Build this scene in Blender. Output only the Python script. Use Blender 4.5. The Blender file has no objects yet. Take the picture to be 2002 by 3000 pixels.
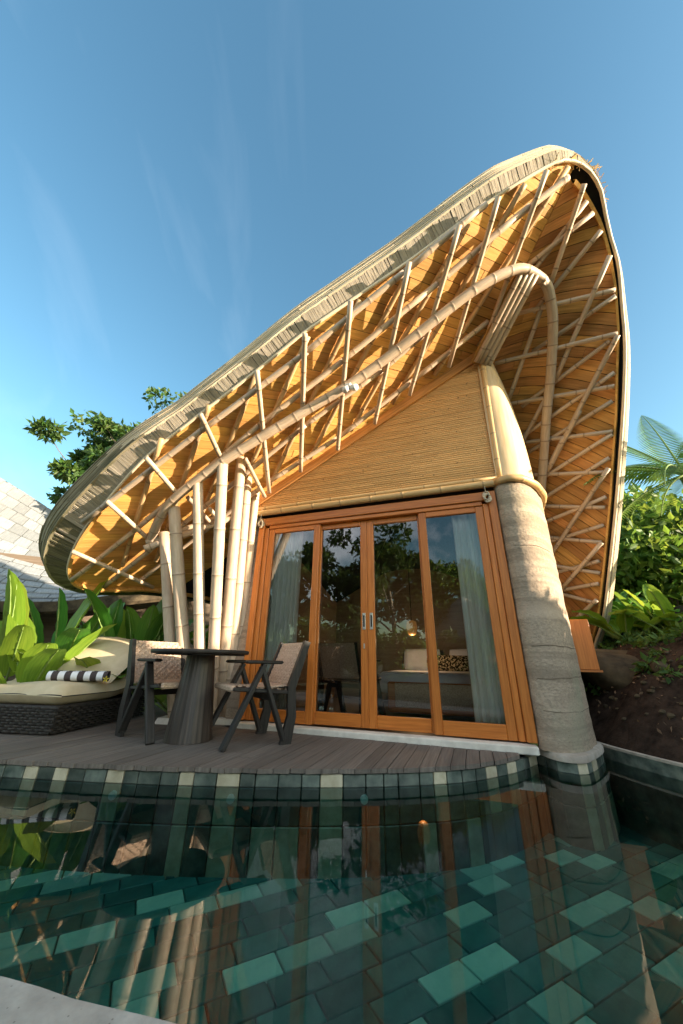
import bpy, math, random
import numpy as np
from mathutils import Vector, Matrix
random.seed(7); rng = np.random.default_rng(7)
scn = bpy.context.scene
COL = scn.collection

# ------------------------------------------------------------------ camera, sky, sun, exposure
IW, IH = 2002.0, 3000.0                       # photograph pixels, used to read positions off it
FPX, PITCH, ROLL, CAMZ = 1027.4, .4011, .0175, .6551
cam_d = bpy.data.cameras.new('camera'); cam = bpy.data.objects.new('camera', cam_d); COL.objects.link(cam)
cam_d.sensor_fit = 'HORIZONTAL'; cam_d.sensor_width = 24.0; cam_d.lens = FPX/IW*24.0
cam_d.clip_start = .05; cam_d.clip_end = 3000
fwd = np.array([0, math.cos(PITCH), math.sin(PITCH)]); up0 = np.array([0, -math.sin(PITCH), math.cos(PITCH)]); rt0 = np.array([1., 0, 0])
rgt = math.cos(ROLL)*rt0 + math.sin(ROLL)*up0; upv = -math.sin(ROLL)*rt0 + math.cos(ROLL)*up0
CAM = np.array([0, 0, CAMZ])
cam.matrix_world = Matrix(((rgt[0], upv[0], -fwd[0], 0), (rgt[1], upv[1], -fwd[1], 0), (rgt[2], upv[2], -fwd[2], CAMZ), (0, 0, 0, 1)))
scn.camera = cam

TH = .3395; FD = 3.7393                       # facade: turned by TH, FD metres from the camera
FA = np.array([math.cos(TH), -math.sin(TH), 0]); FN = np.array([-math.sin(TH), -math.cos(TH), 0]); FB = -FN*FD
SUN_ELEV = math.radians(9.0)
SUN_SIDE = math.radians(.5)                  # angle of the sun in front of the facade plane
sun_h = FA*math.cos(SUN_SIDE) + FN*math.sin(SUN_SIDE)
sun_dir = Vector((sun_h[0]*math.cos(SUN_ELEV), sun_h[1]*math.cos(SUN_ELEV), math.sin(SUN_ELEV)))
sd = bpy.data.lights.new('sun', 'SUN'); sd.energy = 4.8; sd.angle = math.radians(.6); sd.color = (1.0, .83, .62)
sun = bpy.data.objects.new('sun', sd); COL.objects.link(sun)
sun.rotation_euler = sun_dir.to_track_quat('Z', 'Y').to_euler()

world = bpy.data.worlds.new('World'); scn.world = world; world.use_nodes = True
wt = world.node_tree; wn = wt.nodes; wl = wt.links; wn.clear()
w_out = wn.new('ShaderNodeOutputWorld'); w_bg = wn.new('ShaderNodeBackground'); w_bg.inputs['Strength'].default_value = .13
sky = wn.new('ShaderNodeTexSky'); sky.sky_type = 'NISHITA'; sky.sun_disc = False
sky.sun_elevation = SUN_ELEV; sky.sun_rotation = math.atan2(sun_dir.x, sun_dir.y)
sky.air_density = 1.0; sky.dust_density = 1.0; sky.ozone_density = 1.0; sky.altitude = 0
w_tc = wn.new('ShaderNodeTexCoord')
# thin cirrus streaks plus the puffy clouds that the door glass reflects
w_map = wn.new('ShaderNodeMapping'); w_map.inputs['Rotation'].default_value = (.2, .3, -.9); w_map.inputs['Scale'].default_value = (7.0, 1.0, 3.0)
w_n1 = wn.new('ShaderNodeTexNoise'); w_n1.inputs['Scale'].default_value = 1.1; w_n1.inputs['Detail'].default_value = 6; w_n1.inputs['Distortion'].default_value = .5
w_r1 = wn.new('ShaderNodeMapRange'); w_r1.inputs['From Min'].default_value = .54; w_r1.inputs['From Max'].default_value = .95; w_r1.inputs['To Max'].default_value = .06
w_n2 = wn.new('ShaderNodeTexNoise'); w_n2.inputs['Scale'].default_value = 2.6; w_n2.inputs['Detail'].default_value = 8; w_n2.inputs['Roughness'].default_value = .62
w_r2 = wn.new('ShaderNodeMapRange'); w_r2.inputs['From Min'].default_value = .47; w_r2.inputs['From Max'].default_value = .66
w_sep = wn.new('ShaderNodeSeparateXYZ')
w_back = wn.new('ShaderNodeMapRange'); w_back.inputs['From Min'].default_value = .05; w_back.inputs['From Max'].default_value = -.35
w_mul = wn.new('ShaderNodeMath'); w_mul.operation = 'MULTIPLY'
w_mx = wn.new('ShaderNodeMath'); w_mx.operation = 'MAXIMUM'
w_mix = wn.new('ShaderNodeMixRGB'); w_mix.inputs['Color2'].default_value = (7.0, 7.2, 7.6, 1)
wl.new(w_tc.outputs['Generated'], w_map.inputs['Vector']); wl.new(w_map.outputs[0], w_n1.inputs['Vector']); wl.new(w_n1.outputs['Fac'], w_r1.inputs['Value'])
wl.new(w_tc.outputs['Generated'], w_n2.inputs['Vector']); wl.new(w_n2.outputs['Fac'], w_r2.inputs['Value'])
wl.new(w_tc.outputs['Generated'], w_sep.inputs[0]); wl.new(w_sep.outputs['Y'], w_back.inputs['Value'])
wl.new(w_r2.outputs[0], w_mul.inputs[0]); wl.new(w_back.outputs[0], w_mul.inputs[1])
w_left = wn.new('ShaderNodeMapRange'); w_left.inputs['From Min'].default_value = .05; w_left.inputs['From Max'].default_value = -.30
w_m3 = wn.new('ShaderNodeMath'); w_m3.operation = 'MULTIPLY'; wl.new(w_sep.outputs['X'], w_left.inputs['Value']); wl.new(w_r1.outputs[0], w_m3.inputs[0]); wl.new(w_left.outputs[0], w_m3.inputs[1])
wl.new(w_m3.outputs[0], w_mx.inputs[0]); wl.new(w_mul.outputs[0], w_mx.inputs[1])
w_tint = wn.new('ShaderNodeMixRGB'); w_tint.blend_type = 'MULTIPLY'; w_tint.inputs['Fac'].default_value = 1; w_tint.inputs['Color2'].default_value = (.92, 1.12, 1.07, 1)
w_hs = wn.new('ShaderNodeHueSaturation'); w_hs.inputs['Saturation'].default_value = 1.20; w_hs.inputs['Value'].default_value = .92
wl.new(sky.outputs[0], w_hs.inputs['Color']); wl.new(w_hs.outputs[0], w_tint.inputs['Color1'])
wl.new(w_mx.outputs[0], w_mix.inputs['Fac']); wl.new(w_tint.outputs[0], w_mix.inputs['Color1'])
wl.new(w_mix.outputs[0], w_bg.inputs['Color']); wl.new(w_bg.outputs[0], w_out.inputs['Surface'])

scn.view_settings.view_transform = 'Standard'; scn.view_settings.look = 'None'; scn.view_settings.gamma = 1.0
scn.view_settings.exposure = 1.8; scn.view_settings.use_curve_mapping = False
scn.cycles.max_bounces = 8; scn.cycles.diffuse_bounces = 4; scn.cycles.glossy_bounces = 4; scn.cycles.transmission_bounces = 6
scn.cycles.transparent_max_bounces = 24; scn.cycles.use_denoising = True; scn.cycles.sample_clamp_indirect = 6.0

# ------------------------------------------------------------------ helpers
def ray(x, y): return fwd + rgt*(x - IW/2)/FPX - upv*(y - IH/2)/FPX
def onz(x, y, z): d = ray(x, y); return CAM + d*(z - CAM[2])/d[2]
def asz(P): P = np.asarray(P); return np.array([(P - FB) @ FA, (P - FB) @ FN, P[2]])
def wor(a, s, z): return FB + FA*a + FN*s + np.array([0, 0, z])
def ons(x, y, s): d = ray(x, y); t = (s - (CAM - FB) @ FN)/(d @ FN); return asz(CAM + d*t)
def L(p): return (float(p[0]), -float(p[1]), float(p[2]))        # villa (a, s, z) -> villa local xyz
def U(v): v = np.asarray(v, float); return v/max(np.linalg.norm(v), 1e-9)

def empty(name, loc=(0, 0, 0), rz=0.0, parent=None):
    o = bpy.data.objects.new(name, None); COL.objects.link(o); o.location = [float(c) for c in loc]; o.rotation_euler = (0, 0, rz)
    o.empty_display_size = .2
    if parent: o.parent = parent
    return o
def tag(o, label=None, cat=None, group=None, kind=None):
    if label: o['label'] = label
    if cat: o['category'] = cat
    if group: o['group'] = group
    if kind: o['kind'] = kind
    return o
def obj(name, data, parent=None, loc=None, rz=None):
    o = bpy.data.objects.new(name, data); COL.objects.link(o)
    if parent: o.parent = parent
    if loc is not None: o.location = [float(c) for c in loc]
    if rz is not None: o.rotation_euler = (0, 0, rz)
    return o
class MB:
    """collects vertices, faces and uvs of one mesh"""
    def __init__(s): s.v = []; s.f = []; s.uv = []
    def add(s, verts, faces, uvs=None):
        b = len(s.v); s.v += [tuple(float(c) for c in p) for p in verts]
        s.uv += [tuple(float(c) for c in p) for p in (uvs if uvs is not None else [(p[0], p[1]) for p in verts])]
        s.f += [tuple(b + i for i in f) for f in faces]
    def data(s, name, mat, smooth=False):
        m = bpy.data.meshes.new(name); m.from_pydata(s.v, [], s.f)
        lay = m.uv_layers.new(name='UVMap'); vi = np.empty(len(m.loops), dtype=np.int32); m.loops.foreach_get('vertex_index', vi)
        lay.data.foreach_set('uv', np.array(s.uv, dtype=np.float32)[vi].ravel())
        if smooth: m.polygons.foreach_set('use_smooth', [True]*len(m.polygons))
        m.materials.append(mat); m.update(); return m
    def build(s, name, mat, parent=None, smooth=False): return obj(name, s.data(name, mat, smooth), parent)
def box(mb, c, size, rot=None, bev=0.0):
    """box centred at c; rot: 3x3 columns = axes; bev: chamfer of the edges"""
    sx, sy, sz = [x/2 for x in size]; R = np.eye(3) if rot is None else np.asarray(rot, float); c = np.asarray(c, float)
    if bev <= 0:
        P = [(x, y, z) for z in (-sz, sz) for y in (-sy, sy) for x in (-sx, sx)]
        F = [(0, 2, 3, 1), (4, 5, 7, 6), (0, 1, 5, 4), (2, 6, 7, 3), (0, 4, 6, 2), (1, 3, 7, 5)]
    else:
        b = min(bev, sx*.9, sy*.9, sz*.9)
        def ring(z, k): return [(x*(sx - k), y*(sy - k) , z) for x, y in ((-1, -1), (1, -1), (1, 1), (-1, 1))]
        P = []
        for z, k in ((-sz, b), (-sz + b, 0), (sz - b, 0), (sz, b)):
            for x, y in ((-1, -1), (1, -1), (1, 1), (-1, 1)):
                ax, ay = sx - k, sy - k
                # two points per corner to chamfer the vertical edges
                if x*y > 0: P += [(x*ax, y*(ay - b), z), (x*(ax - b), y*ay, z)] if False else [(x*(ax - b), y*ay, z), (x*ax, y*(ay - b), z)]
                else: P += [(x*ax, y*(ay - b), z), (x*(ax - b), y*ay, z)]
        # order the 8 ring points by angle
        Q = []
        for r in range(4):
            pr = P[r*8:r*8 + 8]; pr.sort(key=lambda p: math.atan2(p[1]/max(sy, 1e-6), p[0]/max(sx, 1e-6))); Q += pr
        P = Q; F = [tuple(range(7, -1, -1)), tuple(range(24, 32))]
        for r in range(3):
            for i in range(8): j = (i + 1) % 8; F.append((r*8 + i, r*8 + j, r*8 + 8 + j, r*8 + 8 + i))
    ax = int(np.argmax(size)); o2 = [i for i in range(3) if i != ax]
    mb.add([c + R @ np.array(p) for p in P], F, [(p[ax], p[o2[0]] + p[o2[1]]) for p in P])
def frame_from(d, up=(0, 0, 1)):
    x = U(d); u = np.asarray(up, float)
    if abs(x @ u) > .97: u = np.array([1., 0, 0])
    y = U(np.cross(u, x)); z = np.cross(x, y); return np.stack([x, y, z], axis=1)
def beam(mb, p0, p1, w, h, up=(0, 0, 1), bev=0.0):
    p0 = np.asarray(p0, float); p1 = np.asarray(p1, float); R = frame_from(p1 - p0, up)
    box(mb, (p0 + p1)/2, (np.linalg.norm(p1 - p0), w, h), R, bev)
def tube(mb, pts, rad, n=8, cap=True, marks=None):
    pts = [np.asarray(p, float) for p in pts]; m = len(pts)
    if np.isscalar(rad): rad = [rad]*m
    T = [U(pts[min(i + 1, m - 1)] - pts[max(i - 1, 0)]) for i in range(m)]
    u = np.array([0, 0, 1.]) if abs(T[0][2]) < .9 else np.array([1., 0, 0]); y = U(np.cross(u, T[0]))
    V = []; UV = []; ln = 0
    for i in range(m):
        if i: ln += np.linalg.norm(pts[i] - pts[i - 1])
        y = U(y - (y @ T[i])*T[i]); z = np.cross(T[i], y)
        for k in range(n):
            a = 2*math.pi*k/n; V.append(pts[i] + (y*math.cos(a) + z*math.sin(a))*rad[i]); UV.append((ln, k/n*.2 + (2.0 if marks and marks[i] else 0.0)))
    F = [(i*n + k, i*n + (k + 1) % n, i*n + n + (k + 1) % n, i*n + n + k) for i in range(m - 1) for k in range(n)]
    if cap: F += [tuple(range(n - 1, -1, -1)), tuple(range((m - 1)*n, m*n))]
    mb.add(V, F, UV)
def bamboo(mb, pts, r, n=9, node=.33, taper=0.0):
    """bamboo pole along a polyline, with swollen nodes"""
    pts = [np.asarray(p, float) for p in pts]
    seg = [np.linalg.norm(pts[i + 1] - pts[i]) for i in range(len(pts) - 1)]; cum = np.concatenate([[0], np.cumsum(seg)]); tot = cum[-1]
    P = np.array(pts)
    def at(s): return np.array([np.interp(s, cum, P[:, k]) for k in range(3)])
    ss = [(0, 1.0)] + [(c, 1.0) for c in cum[1:-1]]; s = random.uniform(.1, 1)*node
    while s < tot - .03:
        ss += [(s - .030, 1.0), (s - .013, 1.0), (s - .002, 1.07), (s + .002, 1.07), (s + .014, 1.0), (s + .031, 1.0)]; s += node*random.uniform(.85, 1.15)
    ss.append((tot, 1.0)); ss = sorted([q for q in ss if 0 <= q[0] <= tot], key=lambda q: q[0])
    out = [ss[0]]
    for q in ss[1:]:
        if q[0] - out[-1][0] > .0015: out.append(q)
    tube(mb, [at(q[0]) for q in out], [r*q[1]*(1 - taper*q[0]/tot) for q in out], n, True, [q[1] > 1.01 for q in out])
def pole(name, pts, r, mat, parent, n=9, node=.33, taper=0.0):
    mb = MB(); bamboo(mb, pts, r, n, node, taper); return mb.build(name, mat, parent, True)
def smooth_line(pts, n):
    """Catmull-Rom resampled evenly to n points"""
    P = np.asarray(pts, float); Q = np.vstack([2*P[0] - P[1], P, 2*P[-1] - P[-2]]); out = []
    for i in range(1, len(Q) - 2):
        for t in np.linspace(0, 1, 24, endpoint=False):
            out.append(.5*((2*Q[i]) + (-Q[i-1] + Q[i+1])*t + (2*Q[i-1] - 5*Q[i] + 4*Q[i+1] - Q[i+2])*t*t + (-Q[i-1] + 3*Q[i] - 3*Q[i+1] + Q[i+2])*t**3))
    out.append(P[-1]); out = np.array(out)
    cum = np.concatenate([[0], np.cumsum(np.linalg.norm(np.diff(out, axis=0), axis=1))])
    return np.stack([np.interp(np.linspace(0, cum[-1], n), cum, out[:, k]) for k in range(out.shape[1])], axis=1)

# ------------------------------------------------------------------ materials
def pmat(name, c1, c2, scale=(1, 1, 1), nscale=8.0, rough=.6, bump=.15, island=.2, spec=.3, coords='Object', lo=.3, hi=.7, detail=6, trans=0.0,
         spots=None, layers=None, metal=0.0, obj_rand=0.0, bscale=None, hue=0.0, nodes=0.0):
    m = bpy.data.materials.new(name); m.use_nodes = True; nt = m.node_tree; N = nt.nodes; K = nt.links
    b = N['Principled BSDF']; b.inputs['Roughness'].default_value = rough; b.inputs['Specular IOR Level'].default_value = spec; b.inputs['Metallic'].default_value = metal
    tc = N.new('ShaderNodeTexCoord'); mp = N.new('ShaderNodeMapping'); mp.inputs['Scale'].default_value = scale
    K.new(tc.outputs[coords], mp.inputs['Vector'])
    nz = N.new('ShaderNodeTexNoise'); nz.inputs['Scale'].default_value = nscale; nz.inputs['Detail'].default_value = detail; nz.inputs['Roughness'].default_value = .6
    K.new(mp.outputs[0], nz.inputs['Vector'])
    # shift the pattern from piece to piece
    geo = N.new('ShaderNodeNewGeometry')
    if coords == 'UV':
        add = N.new('ShaderNodeVectorMath'); add.operation = 'ADD'; sc = N.new('ShaderNodeMath'); sc.operation = 'MULTIPLY'; sc.inputs[1].default_value = 37.0
        oi = N.new('ShaderNodeObjectInfo'); ad = N.new('ShaderNodeMath'); ad.operation = 'ADD'
        K.new(geo.outputs['Random Per Island'], ad.inputs[0]); K.new(oi.outputs['Random'], ad.inputs[1]); K.new(ad.outputs[0], sc.inputs[0])
        K.new(mp.outputs[0], add.inputs[0]); K.new(sc.outputs[0], add.inputs[1]); K.new(add.outputs[0], nz.inputs['Vector'])
    rp = N.new('ShaderNodeValToRGB'); rp.color_ramp.elements[0].position = lo; rp.color_ramp.elements[1].position = hi
    rp.color_ramp.elements[0].color = (*c1, 1); rp.color_ramp.elements[1].color = (*c2, 1); K.new(nz.outputs['Fac'], rp.inputs['Fac'])
    col = rp.outputs['Color']
    if layers:                                                         # broad stains, or strata when stretched
        for (lc, lscale, llo, lhi, lamt) in layers:
            mp2 = N.new('ShaderNodeMapping'); mp2.inputs['Scale'].default_value = lscale; K.new(tc.outputs['Object'], mp2.inputs['Vector'])
            n2 = N.new('ShaderNodeTexNoise'); n2.inputs['Scale'].default_value = 1.0; n2.inputs['Detail'].default_value = 5; K.new(mp2.outputs[0], n2.inputs['Vector'])
            mr = N.new('ShaderNodeMapRange'); mr.inputs['From Min'].default_value = llo; mr.inputs['From Max'].default_value = lhi; mr.inputs['To Max'].default_value = lamt; K.new(n2.outputs['Fac'], mr.inputs['Value'])
            mx = N.new('ShaderNodeMixRGB'); mx.inputs['Color2'].default_value = (*lc, 1); K.new(mr.outputs[0], mx.inputs['Fac']); K.new(col, mx.inputs['Color1']); col = mx.outputs[0]
    if island or obj_rand:
        mr = N.new('ShaderNodeMapRange'); amt = island or obj_rand; mr.inputs['To Min'].default_value = 1 - amt; mr.inputs['To Max'].default_value = 1 + amt
        oi2 = N.new('ShaderNodeObjectInfo'); s2 = N.new('ShaderNodeMath'); s2.operation = 'ADD'; fr = N.new('ShaderNodeMath'); fr.operation = 'FRACT'
        K.new(geo.outputs['Random Per Island'], s2.inputs[0]); K.new(oi2.outputs['Random'], s2.inputs[1]); K.new(s2.outputs[0], fr.inputs[0]); K.new(fr.outputs[0], mr.inputs['Value'])
        hs = N.new('ShaderNodeHueSaturation'); K.new(mr.outputs[0], hs.inputs['Value']); K.new(col, hs.inputs['Color'])
        if hue:
            mh = N.new('ShaderNodeMapRange'); mh.inputs['To Min'].default_value = .5 - hue; mh.inputs['To Max'].default_value = .5 + hue
            f7 = N.new('ShaderNodeMath'); f7.operation = 'MULTIPLY'; f7.inputs[1].default_value = 7.31; f8 = N.new('ShaderNodeMath'); f8.operation = 'FRACT'
            K.new(fr.outputs[0], f7.inputs[0]); K.new(f7.outputs[0], f8.inputs[0]); K.new(f8.outputs[0], mh.inputs['Value']); K.new(mh.outputs[0], hs.inputs['Hue'])
        col = hs.outputs[0]
    if nodes:                                                          # darker rings at the bamboo nodes (marked in the uv)
        sx = N.new('ShaderNodeSeparateXYZ'); K.new(tc.outputs['UV'], sx.inputs[0]); mr = N.new('ShaderNodeMapRange'); mr.inputs['From Min'].default_value = .6; mr.inputs['From Max'].default_value = 1.9; mr.inputs['To Max'].default_value = nodes; K.new(sx.outputs['Y'], mr.inputs['Value'])
        mx = N.new('ShaderNodeMixRGB'); mx.inputs['Color2'].default_value = (.16, .10, .06, 1); K.new(mr.outputs[0], mx.inputs['Fac']); K.new(col, mx.inputs['Color1']); col = mx.outputs[0]
    if spots:                                                          # dark knots and pits
        (sc_, sscale, sthr) = spots
        vz = N.new('ShaderNodeTexVoronoi'); vz.inputs['Scale'].default_value = sscale
        mp3 = N.new('ShaderNodeMapping'); mp3.inputs['Scale'].default_value = scale if coords != 'UV' else (1, 1, 1); K.new(tc.outputs['Object'], mp3.inputs['Vector']); K.new(mp3.outputs[0], vz.inputs['Vector'])
        mr = N.new('ShaderNodeMapRange'); mr.inputs['From Min'].default_value = sthr; mr.inputs['From Max'].default_value = sthr*.4; K.new(vz.outputs['Distance'], mr.inputs['Value'])
        mx = N.new('ShaderNodeMixRGB'); mx.inputs['Color2'].default_value = (*sc_, 1); K.new(mr.outputs[0], mx.inputs['Fac']); K.new(col, mx.inputs['Color1']); col = mx.outputs[0]
    K.new(col, b.inputs['Base Color'])
    if bump:
        bp = N.new('ShaderNodeBump'); bp.inputs['Strength'].default_value = bump; bp.inputs['Distance'].default_value = .02
        if bscale:
            nb = N.new('ShaderNodeTexNoise'); nb.inputs['Scale'].default_value = bscale; nb.inputs['Detail'].default_value = 8; K.new(tc.outputs['Object'], nb.inputs['Vector']); K.new(nb.outputs['Fac'], bp.inputs['Height'])
        else: K.new(nz.outputs['Fac'], bp.inputs['Height'])
        K.new(bp.outputs[0], b.inputs['Normal'])
    if trans:
        tr = N.new('ShaderNodeBsdfTranslucent'); ms = N.new('ShaderNodeMixShader'); ms.inputs[0].default_value = trans
        gm = N.new('ShaderNodeGamma'); gm.inputs[1].default_value = .62; yl = N.new('ShaderNodeMixRGB'); yl.blend_type = 'MULTIPLY'; yl.inputs['Fac'].default_value = 1; yl.inputs['Color2'].default_value = (1.0, .95, .45, 1)
        K.new(col, gm.inputs[0]); K.new(gm.outputs[0], yl.inputs['Color1']); K.new(yl.outputs[0], tr.inputs['Color'])
        K.new(b.outputs[0], ms.inputs[1]); K.new(tr.outputs[0], ms.inputs[2]); K.new(ms.outputs[0], N['Material Output'].inputs['Surface'])
    return m
def glassy(name, tint, ior, wave=0.0, wscale=6.0, rough=0.0):
    m = bpy.data.materials.new(name); m.use_nodes = True; nt = m.node_tree; N = nt.nodes; K = nt.links
    N.remove(N['Principled BSDF']); fr = N.new('ShaderNodeFresnel'); fr.inputs['IOR'].default_value = ior
    tr = N.new('ShaderNodeBsdfTransparent'); tr.inputs['Color'].default_value = (*tint, 1); gl = N.new('ShaderNodeBsdfGlossy'); gl.inputs['Roughness'].default_value = rough
    mx = N.new('ShaderNodeMixShader'); K.new(fr.outputs[0], mx.inputs[0]); K.new(tr.outputs[0], mx.inputs[1]); K.new(gl.outputs[0], mx.inputs[2]); K.new(mx.outputs[0], N['Material Output'].inputs['Surface'])
    if wave:
        tc = N.new('ShaderNodeTexCoord'); nz = N.new('ShaderNodeTexNoise'); nz.inputs['Scale'].default_value = wscale; nz.inputs['Detail'].default_value = 2
        bp = N.new('ShaderNodeBump'); bp.inputs['Strength'].default_value = wave; bp.inputs['Distance'].default_value = .02
        K.new(tc.outputs['Object'], nz.inputs['Vector']); K.new(nz.outputs['Fac'], bp.inputs['Height']); K.new(bp.outputs[0], gl.inputs['Normal']); K.new(bp.outputs[0], fr.inputs['Normal'])
    return m
M = {}
M['bamboo'] = pmat('bamboo_pole', (.43, .315, .215), (.60, .47, .35), (3, 40, 1), 2.0, .5, .08, .12, .35, 'UV', layers=[((.40, .30, .21), (3, 3, 3), .5, .7, .5)], nodes=.65)
M['bamboo_dark'] = pmat('bamboo_golden', (.42, .26, .12), (.58, .40, .22), (3, 40, 1), 2.0, .5, .08, .14, .35, 'UV', nodes=.65)
M['slat'] = pmat('bamboo_slat', (.62, .32, .11), (.80, .485, .205), (2.2, 60, 1), 1.6, .55, .1, .12, .3, 'UV', spots=((.20, .11, .05), 9.0, .11))
M['trim'] = pmat('bamboo_trim', (.48, .29, .12), (.64, .42, .19), (3, 40, 1), 2.0, .45, .08, .12, .4, 'UV', nodes=.6)
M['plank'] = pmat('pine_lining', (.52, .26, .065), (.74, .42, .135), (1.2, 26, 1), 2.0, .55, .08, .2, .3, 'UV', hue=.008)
M['plank_dark'] = pmat('dark_lining', (.36, .175, .055), (.62, .33, .11), (1.2, 26, 1), 2.0, .6, .08, .28, .25, 'UV', hue=.01)  # darker tone of the lining, for right slope, ridge and gable boards
M['backing'] = pmat('black_underlay', (.012, .012, .013), (.02, .02, .022), nscale=20, rough=.9, bump=.05, island=0)
M['shingle'] = pmat('weathered_shingle', (.30, .255, .20), (.50, .435, .35), (2, 40, 1), 2.2, .85, .25, .16, .15, 'UV', layers=[((.12, .12, .07), (1.2, 1.2, 1.2), .5, .75, .6)])
M['strip'] = pmat('edge_strip', (.56, .45, .31), (.76, .64, .47), (2, 40, 1), 2.0, .65, .2, .22, .25, 'UV', layers=[((.26, .22, .16), (1.1, 1.1, 1.1), .5, .72, .55)])
M['shingle_mossy'] = pmat('mossy_shingle', (.10, .095, .06), (.24, .21, .14), (2, 40, 1), 2.2, .9, .3, .3, .1, 'UV')
M['strip_mossy'] = pmat('mossy_strip', (.15, .13, .085), (.36, .31, .21), (2, 40, 1), 2.0, .8, .3, .3, .15, 'UV', layers=[((.09, .10, .05), (2, 2, 2), .45, .65, .7)])
M['earth'] = pmat('rammed_earth', (.24, .185, .135), (.42, .33, .245), (1, 1, 2.2), 34.0, .95, .5, 0, .1, layers=[((.22, .17, .125), (.9, .9, 15.0), .47, .58, .7), ((.46, .36, .27), (.7, .7, 8.0), .54, .64, .55), ((.36, .27, .20), (.4, .4, 3.0), .52, .62, .5), ((.27, .28, .19), (2, 2, 1.2), .56, .75, .55)], spots=((.14, .11, .08), 34.0, .16), bscale=24.0)
M['teak'] = pmat('teak', (.36, .098, .013), (.55, .18, .032), (1.6, 30, 1), 2.0, .38, .06, .14, .4, 'UV')
M['deck'] = pmat('deck_board', (.086, .070, .057), (.175, .145, .120), (1.2, 32, 1), 2.0, .62, .18, .2, .3, 'UV')
M['sill'] = pmat('pale_concrete', (.55, .50, .43), (.72, .67, .58), nscale=10, rough=.85, bump=.2, island=0, layers=[((.34, .30, .25), (4, 4, 4), .55, .75, .5)])
M['coping'] = pmat('coping_concrete', (.30, .265, .22), (.46, .41, .345), nscale=14, rough=.85, bump=.25, island=0, layers=[((.22, .17, .13), (2.0, 2.0, 2.0), .5, .7, .5)], spots=((.2, .17, .14), 40., .12))
M['tile_dark'] = pmat('green_stone', (.025, .038, .032), (.14, .16, .13), nscale=11, rough=.35, bump=.12, island=.4, spec=.5)
M['tile_pale'] = pmat('cream_stone', (.34, .29, .19), (.52, .46, .33), nscale=14, rough=.45, bump=.12, island=.15, spec=.4)
M['floor_dark'] = pmat('pool_stone_dark', (.014, .095, .085), (.055, .20, .175), nscale=7, rough=.5, bump=.05, island=.35, layers=[((.02, .10, .10), (3, 3, 3), .45, .65, .6)])
M['floor_pale'] = pmat('pool_stone_pale', (.24, .42, .35), (.42, .60, .49), nscale=7, rough=.5, bump=.05, island=.28, layers=[((.12, .30, .26), (3, 3, 3), .45, .7, .6)])
M['grout'] = pmat('pool_grout', (.010, .060, .056), (.025, .095, .088), nscale=9, rough=.7, bump=.05, island=0)
M['water'] = glassy('pool_water', (.58, .93, .86), 1.47, .014, 2.2)
M['glass'] = glassy('door_glass', (.98, .985, .98), 2.05)
M['curtain'] = pmat('linen_curtain', (.84, .84, .80), (.92, .91, .87), (1, 1, .1), 40, .9, .05, 0, .1)
M['blackwood'] = pmat('black_stained_wood', (.012, .011, .010), (.036, .030, .026), (2, 30, 1), 2.0, .5, .12, .15, .3, 'UV')
M['ebony'] = pmat('charcoal_timber', (.018, .014, .012), (.07, .05, .038), (1.2, 24, 1), 1.6, .45, .2, .15, .45, 'UV')
M['weave'] = pmat('woven_rattan', (.34, .22, .15), (.62, .46, .34), (1, 1, 1), 70, .8, .5, .1, .15)
M['wicker'] = pmat('dark_wicker', (.012, .010, .009), (.042, .035, .03), (1, 1, 1), 60, .5, .3, .3, .3)
M['cushion'] = pmat('khaki_cushion', (.47, .38, .24), (.60, .50, .34), nscale=5, rough=.9, bump=.12, island=.04, spec=.1)
M['pillow'] = pmat('white_linen', (.66, .68, .72), (.78, .80, .84), nscale=6, rough=.9, bump=.1, island=0)
M['steel'] = pmat('brushed_steel', (.55, .54, .52), (.7, .69, .67), nscale=20, rough=.35, bump=0, island=0, metal=.9)
M['white'] = pmat('white_paint', (.68, .66, .62), (.8, .78, .74), nscale=12, rough=.5, bump=.05, island=0)
M['leaf'] = pmat('broad_leaf', (.04, .135, .018), (.10, .25, .03), (2, 22, 1), 1.5, .38, .06, .25, .45, 'UV', trans=.42, hue=.02)
M['leaf2'] = pmat('broad_leaf_pale', (.11, .22, .018), (.24, .36, .035), (2, 22, 1), 1.5, .38, .06, .25, .4, 'UV', trans=.45, hue=.02)
M['rib'] = pmat('leaf_stalk', (.12, .20, .04), (.22, .30, .08), nscale=10, rough=.5, bump=0, island=.1)
M['tree'] = pmat('tree_leaf', (.022, .06, .012), (.07, .13, .025), nscale=3, rough=.5, bump=0, island=.45, spec=.4, trans=.32, hue=.025)
M['bush'] = pmat('bush_leaf', (.05, .125, .016), (.12, .22, .03), nscale=3, rough=.5, bump=0, island=.45, spec=.4, trans=.42, hue=.025)
M['fern'] = pmat('fern_leaf', (.04, .11, .018), (.09, .19, .035), nscale=4, rough=.5, bump=0, island=.3, spec=.35, trans=.45, hue=.015)
M['bark'] = pmat('bark', (.10, .075, .055), (.24, .19, .14), (1, 1, .25), 18, .9, .5, 0, .1)
M['pale_bark'] = pmat('pale_bark', (.34, .30, .24), (.52, .47, .38), (1, 1, .25), 14, .8, .3, 0, .1)
M['soil'] = pmat('dark_soil', (.013, .009, .007), (.055, .037, .027), nscale=9, rough=.95, bump=1.0, island=0, spec=.1, bscale=18.)
M['rock'] = pmat('mossy_boulder', (.028, .022, .015), (.115, .085, .05), nscale=5, rough=.9, bump=.7, island=0, spec=.15, bscale=12.)
M['grass'] = pmat('ground_cover', (.03, .08, .014), (.08, .15, .03), nscale=5, rough=.6, bump=0, island=.4, trans=.3)
M['lawn'] = pmat('ground_earth', (.05, .06, .025), (.10, .10, .05), nscale=6, rough=.95, bump=.4, island=0)
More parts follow.
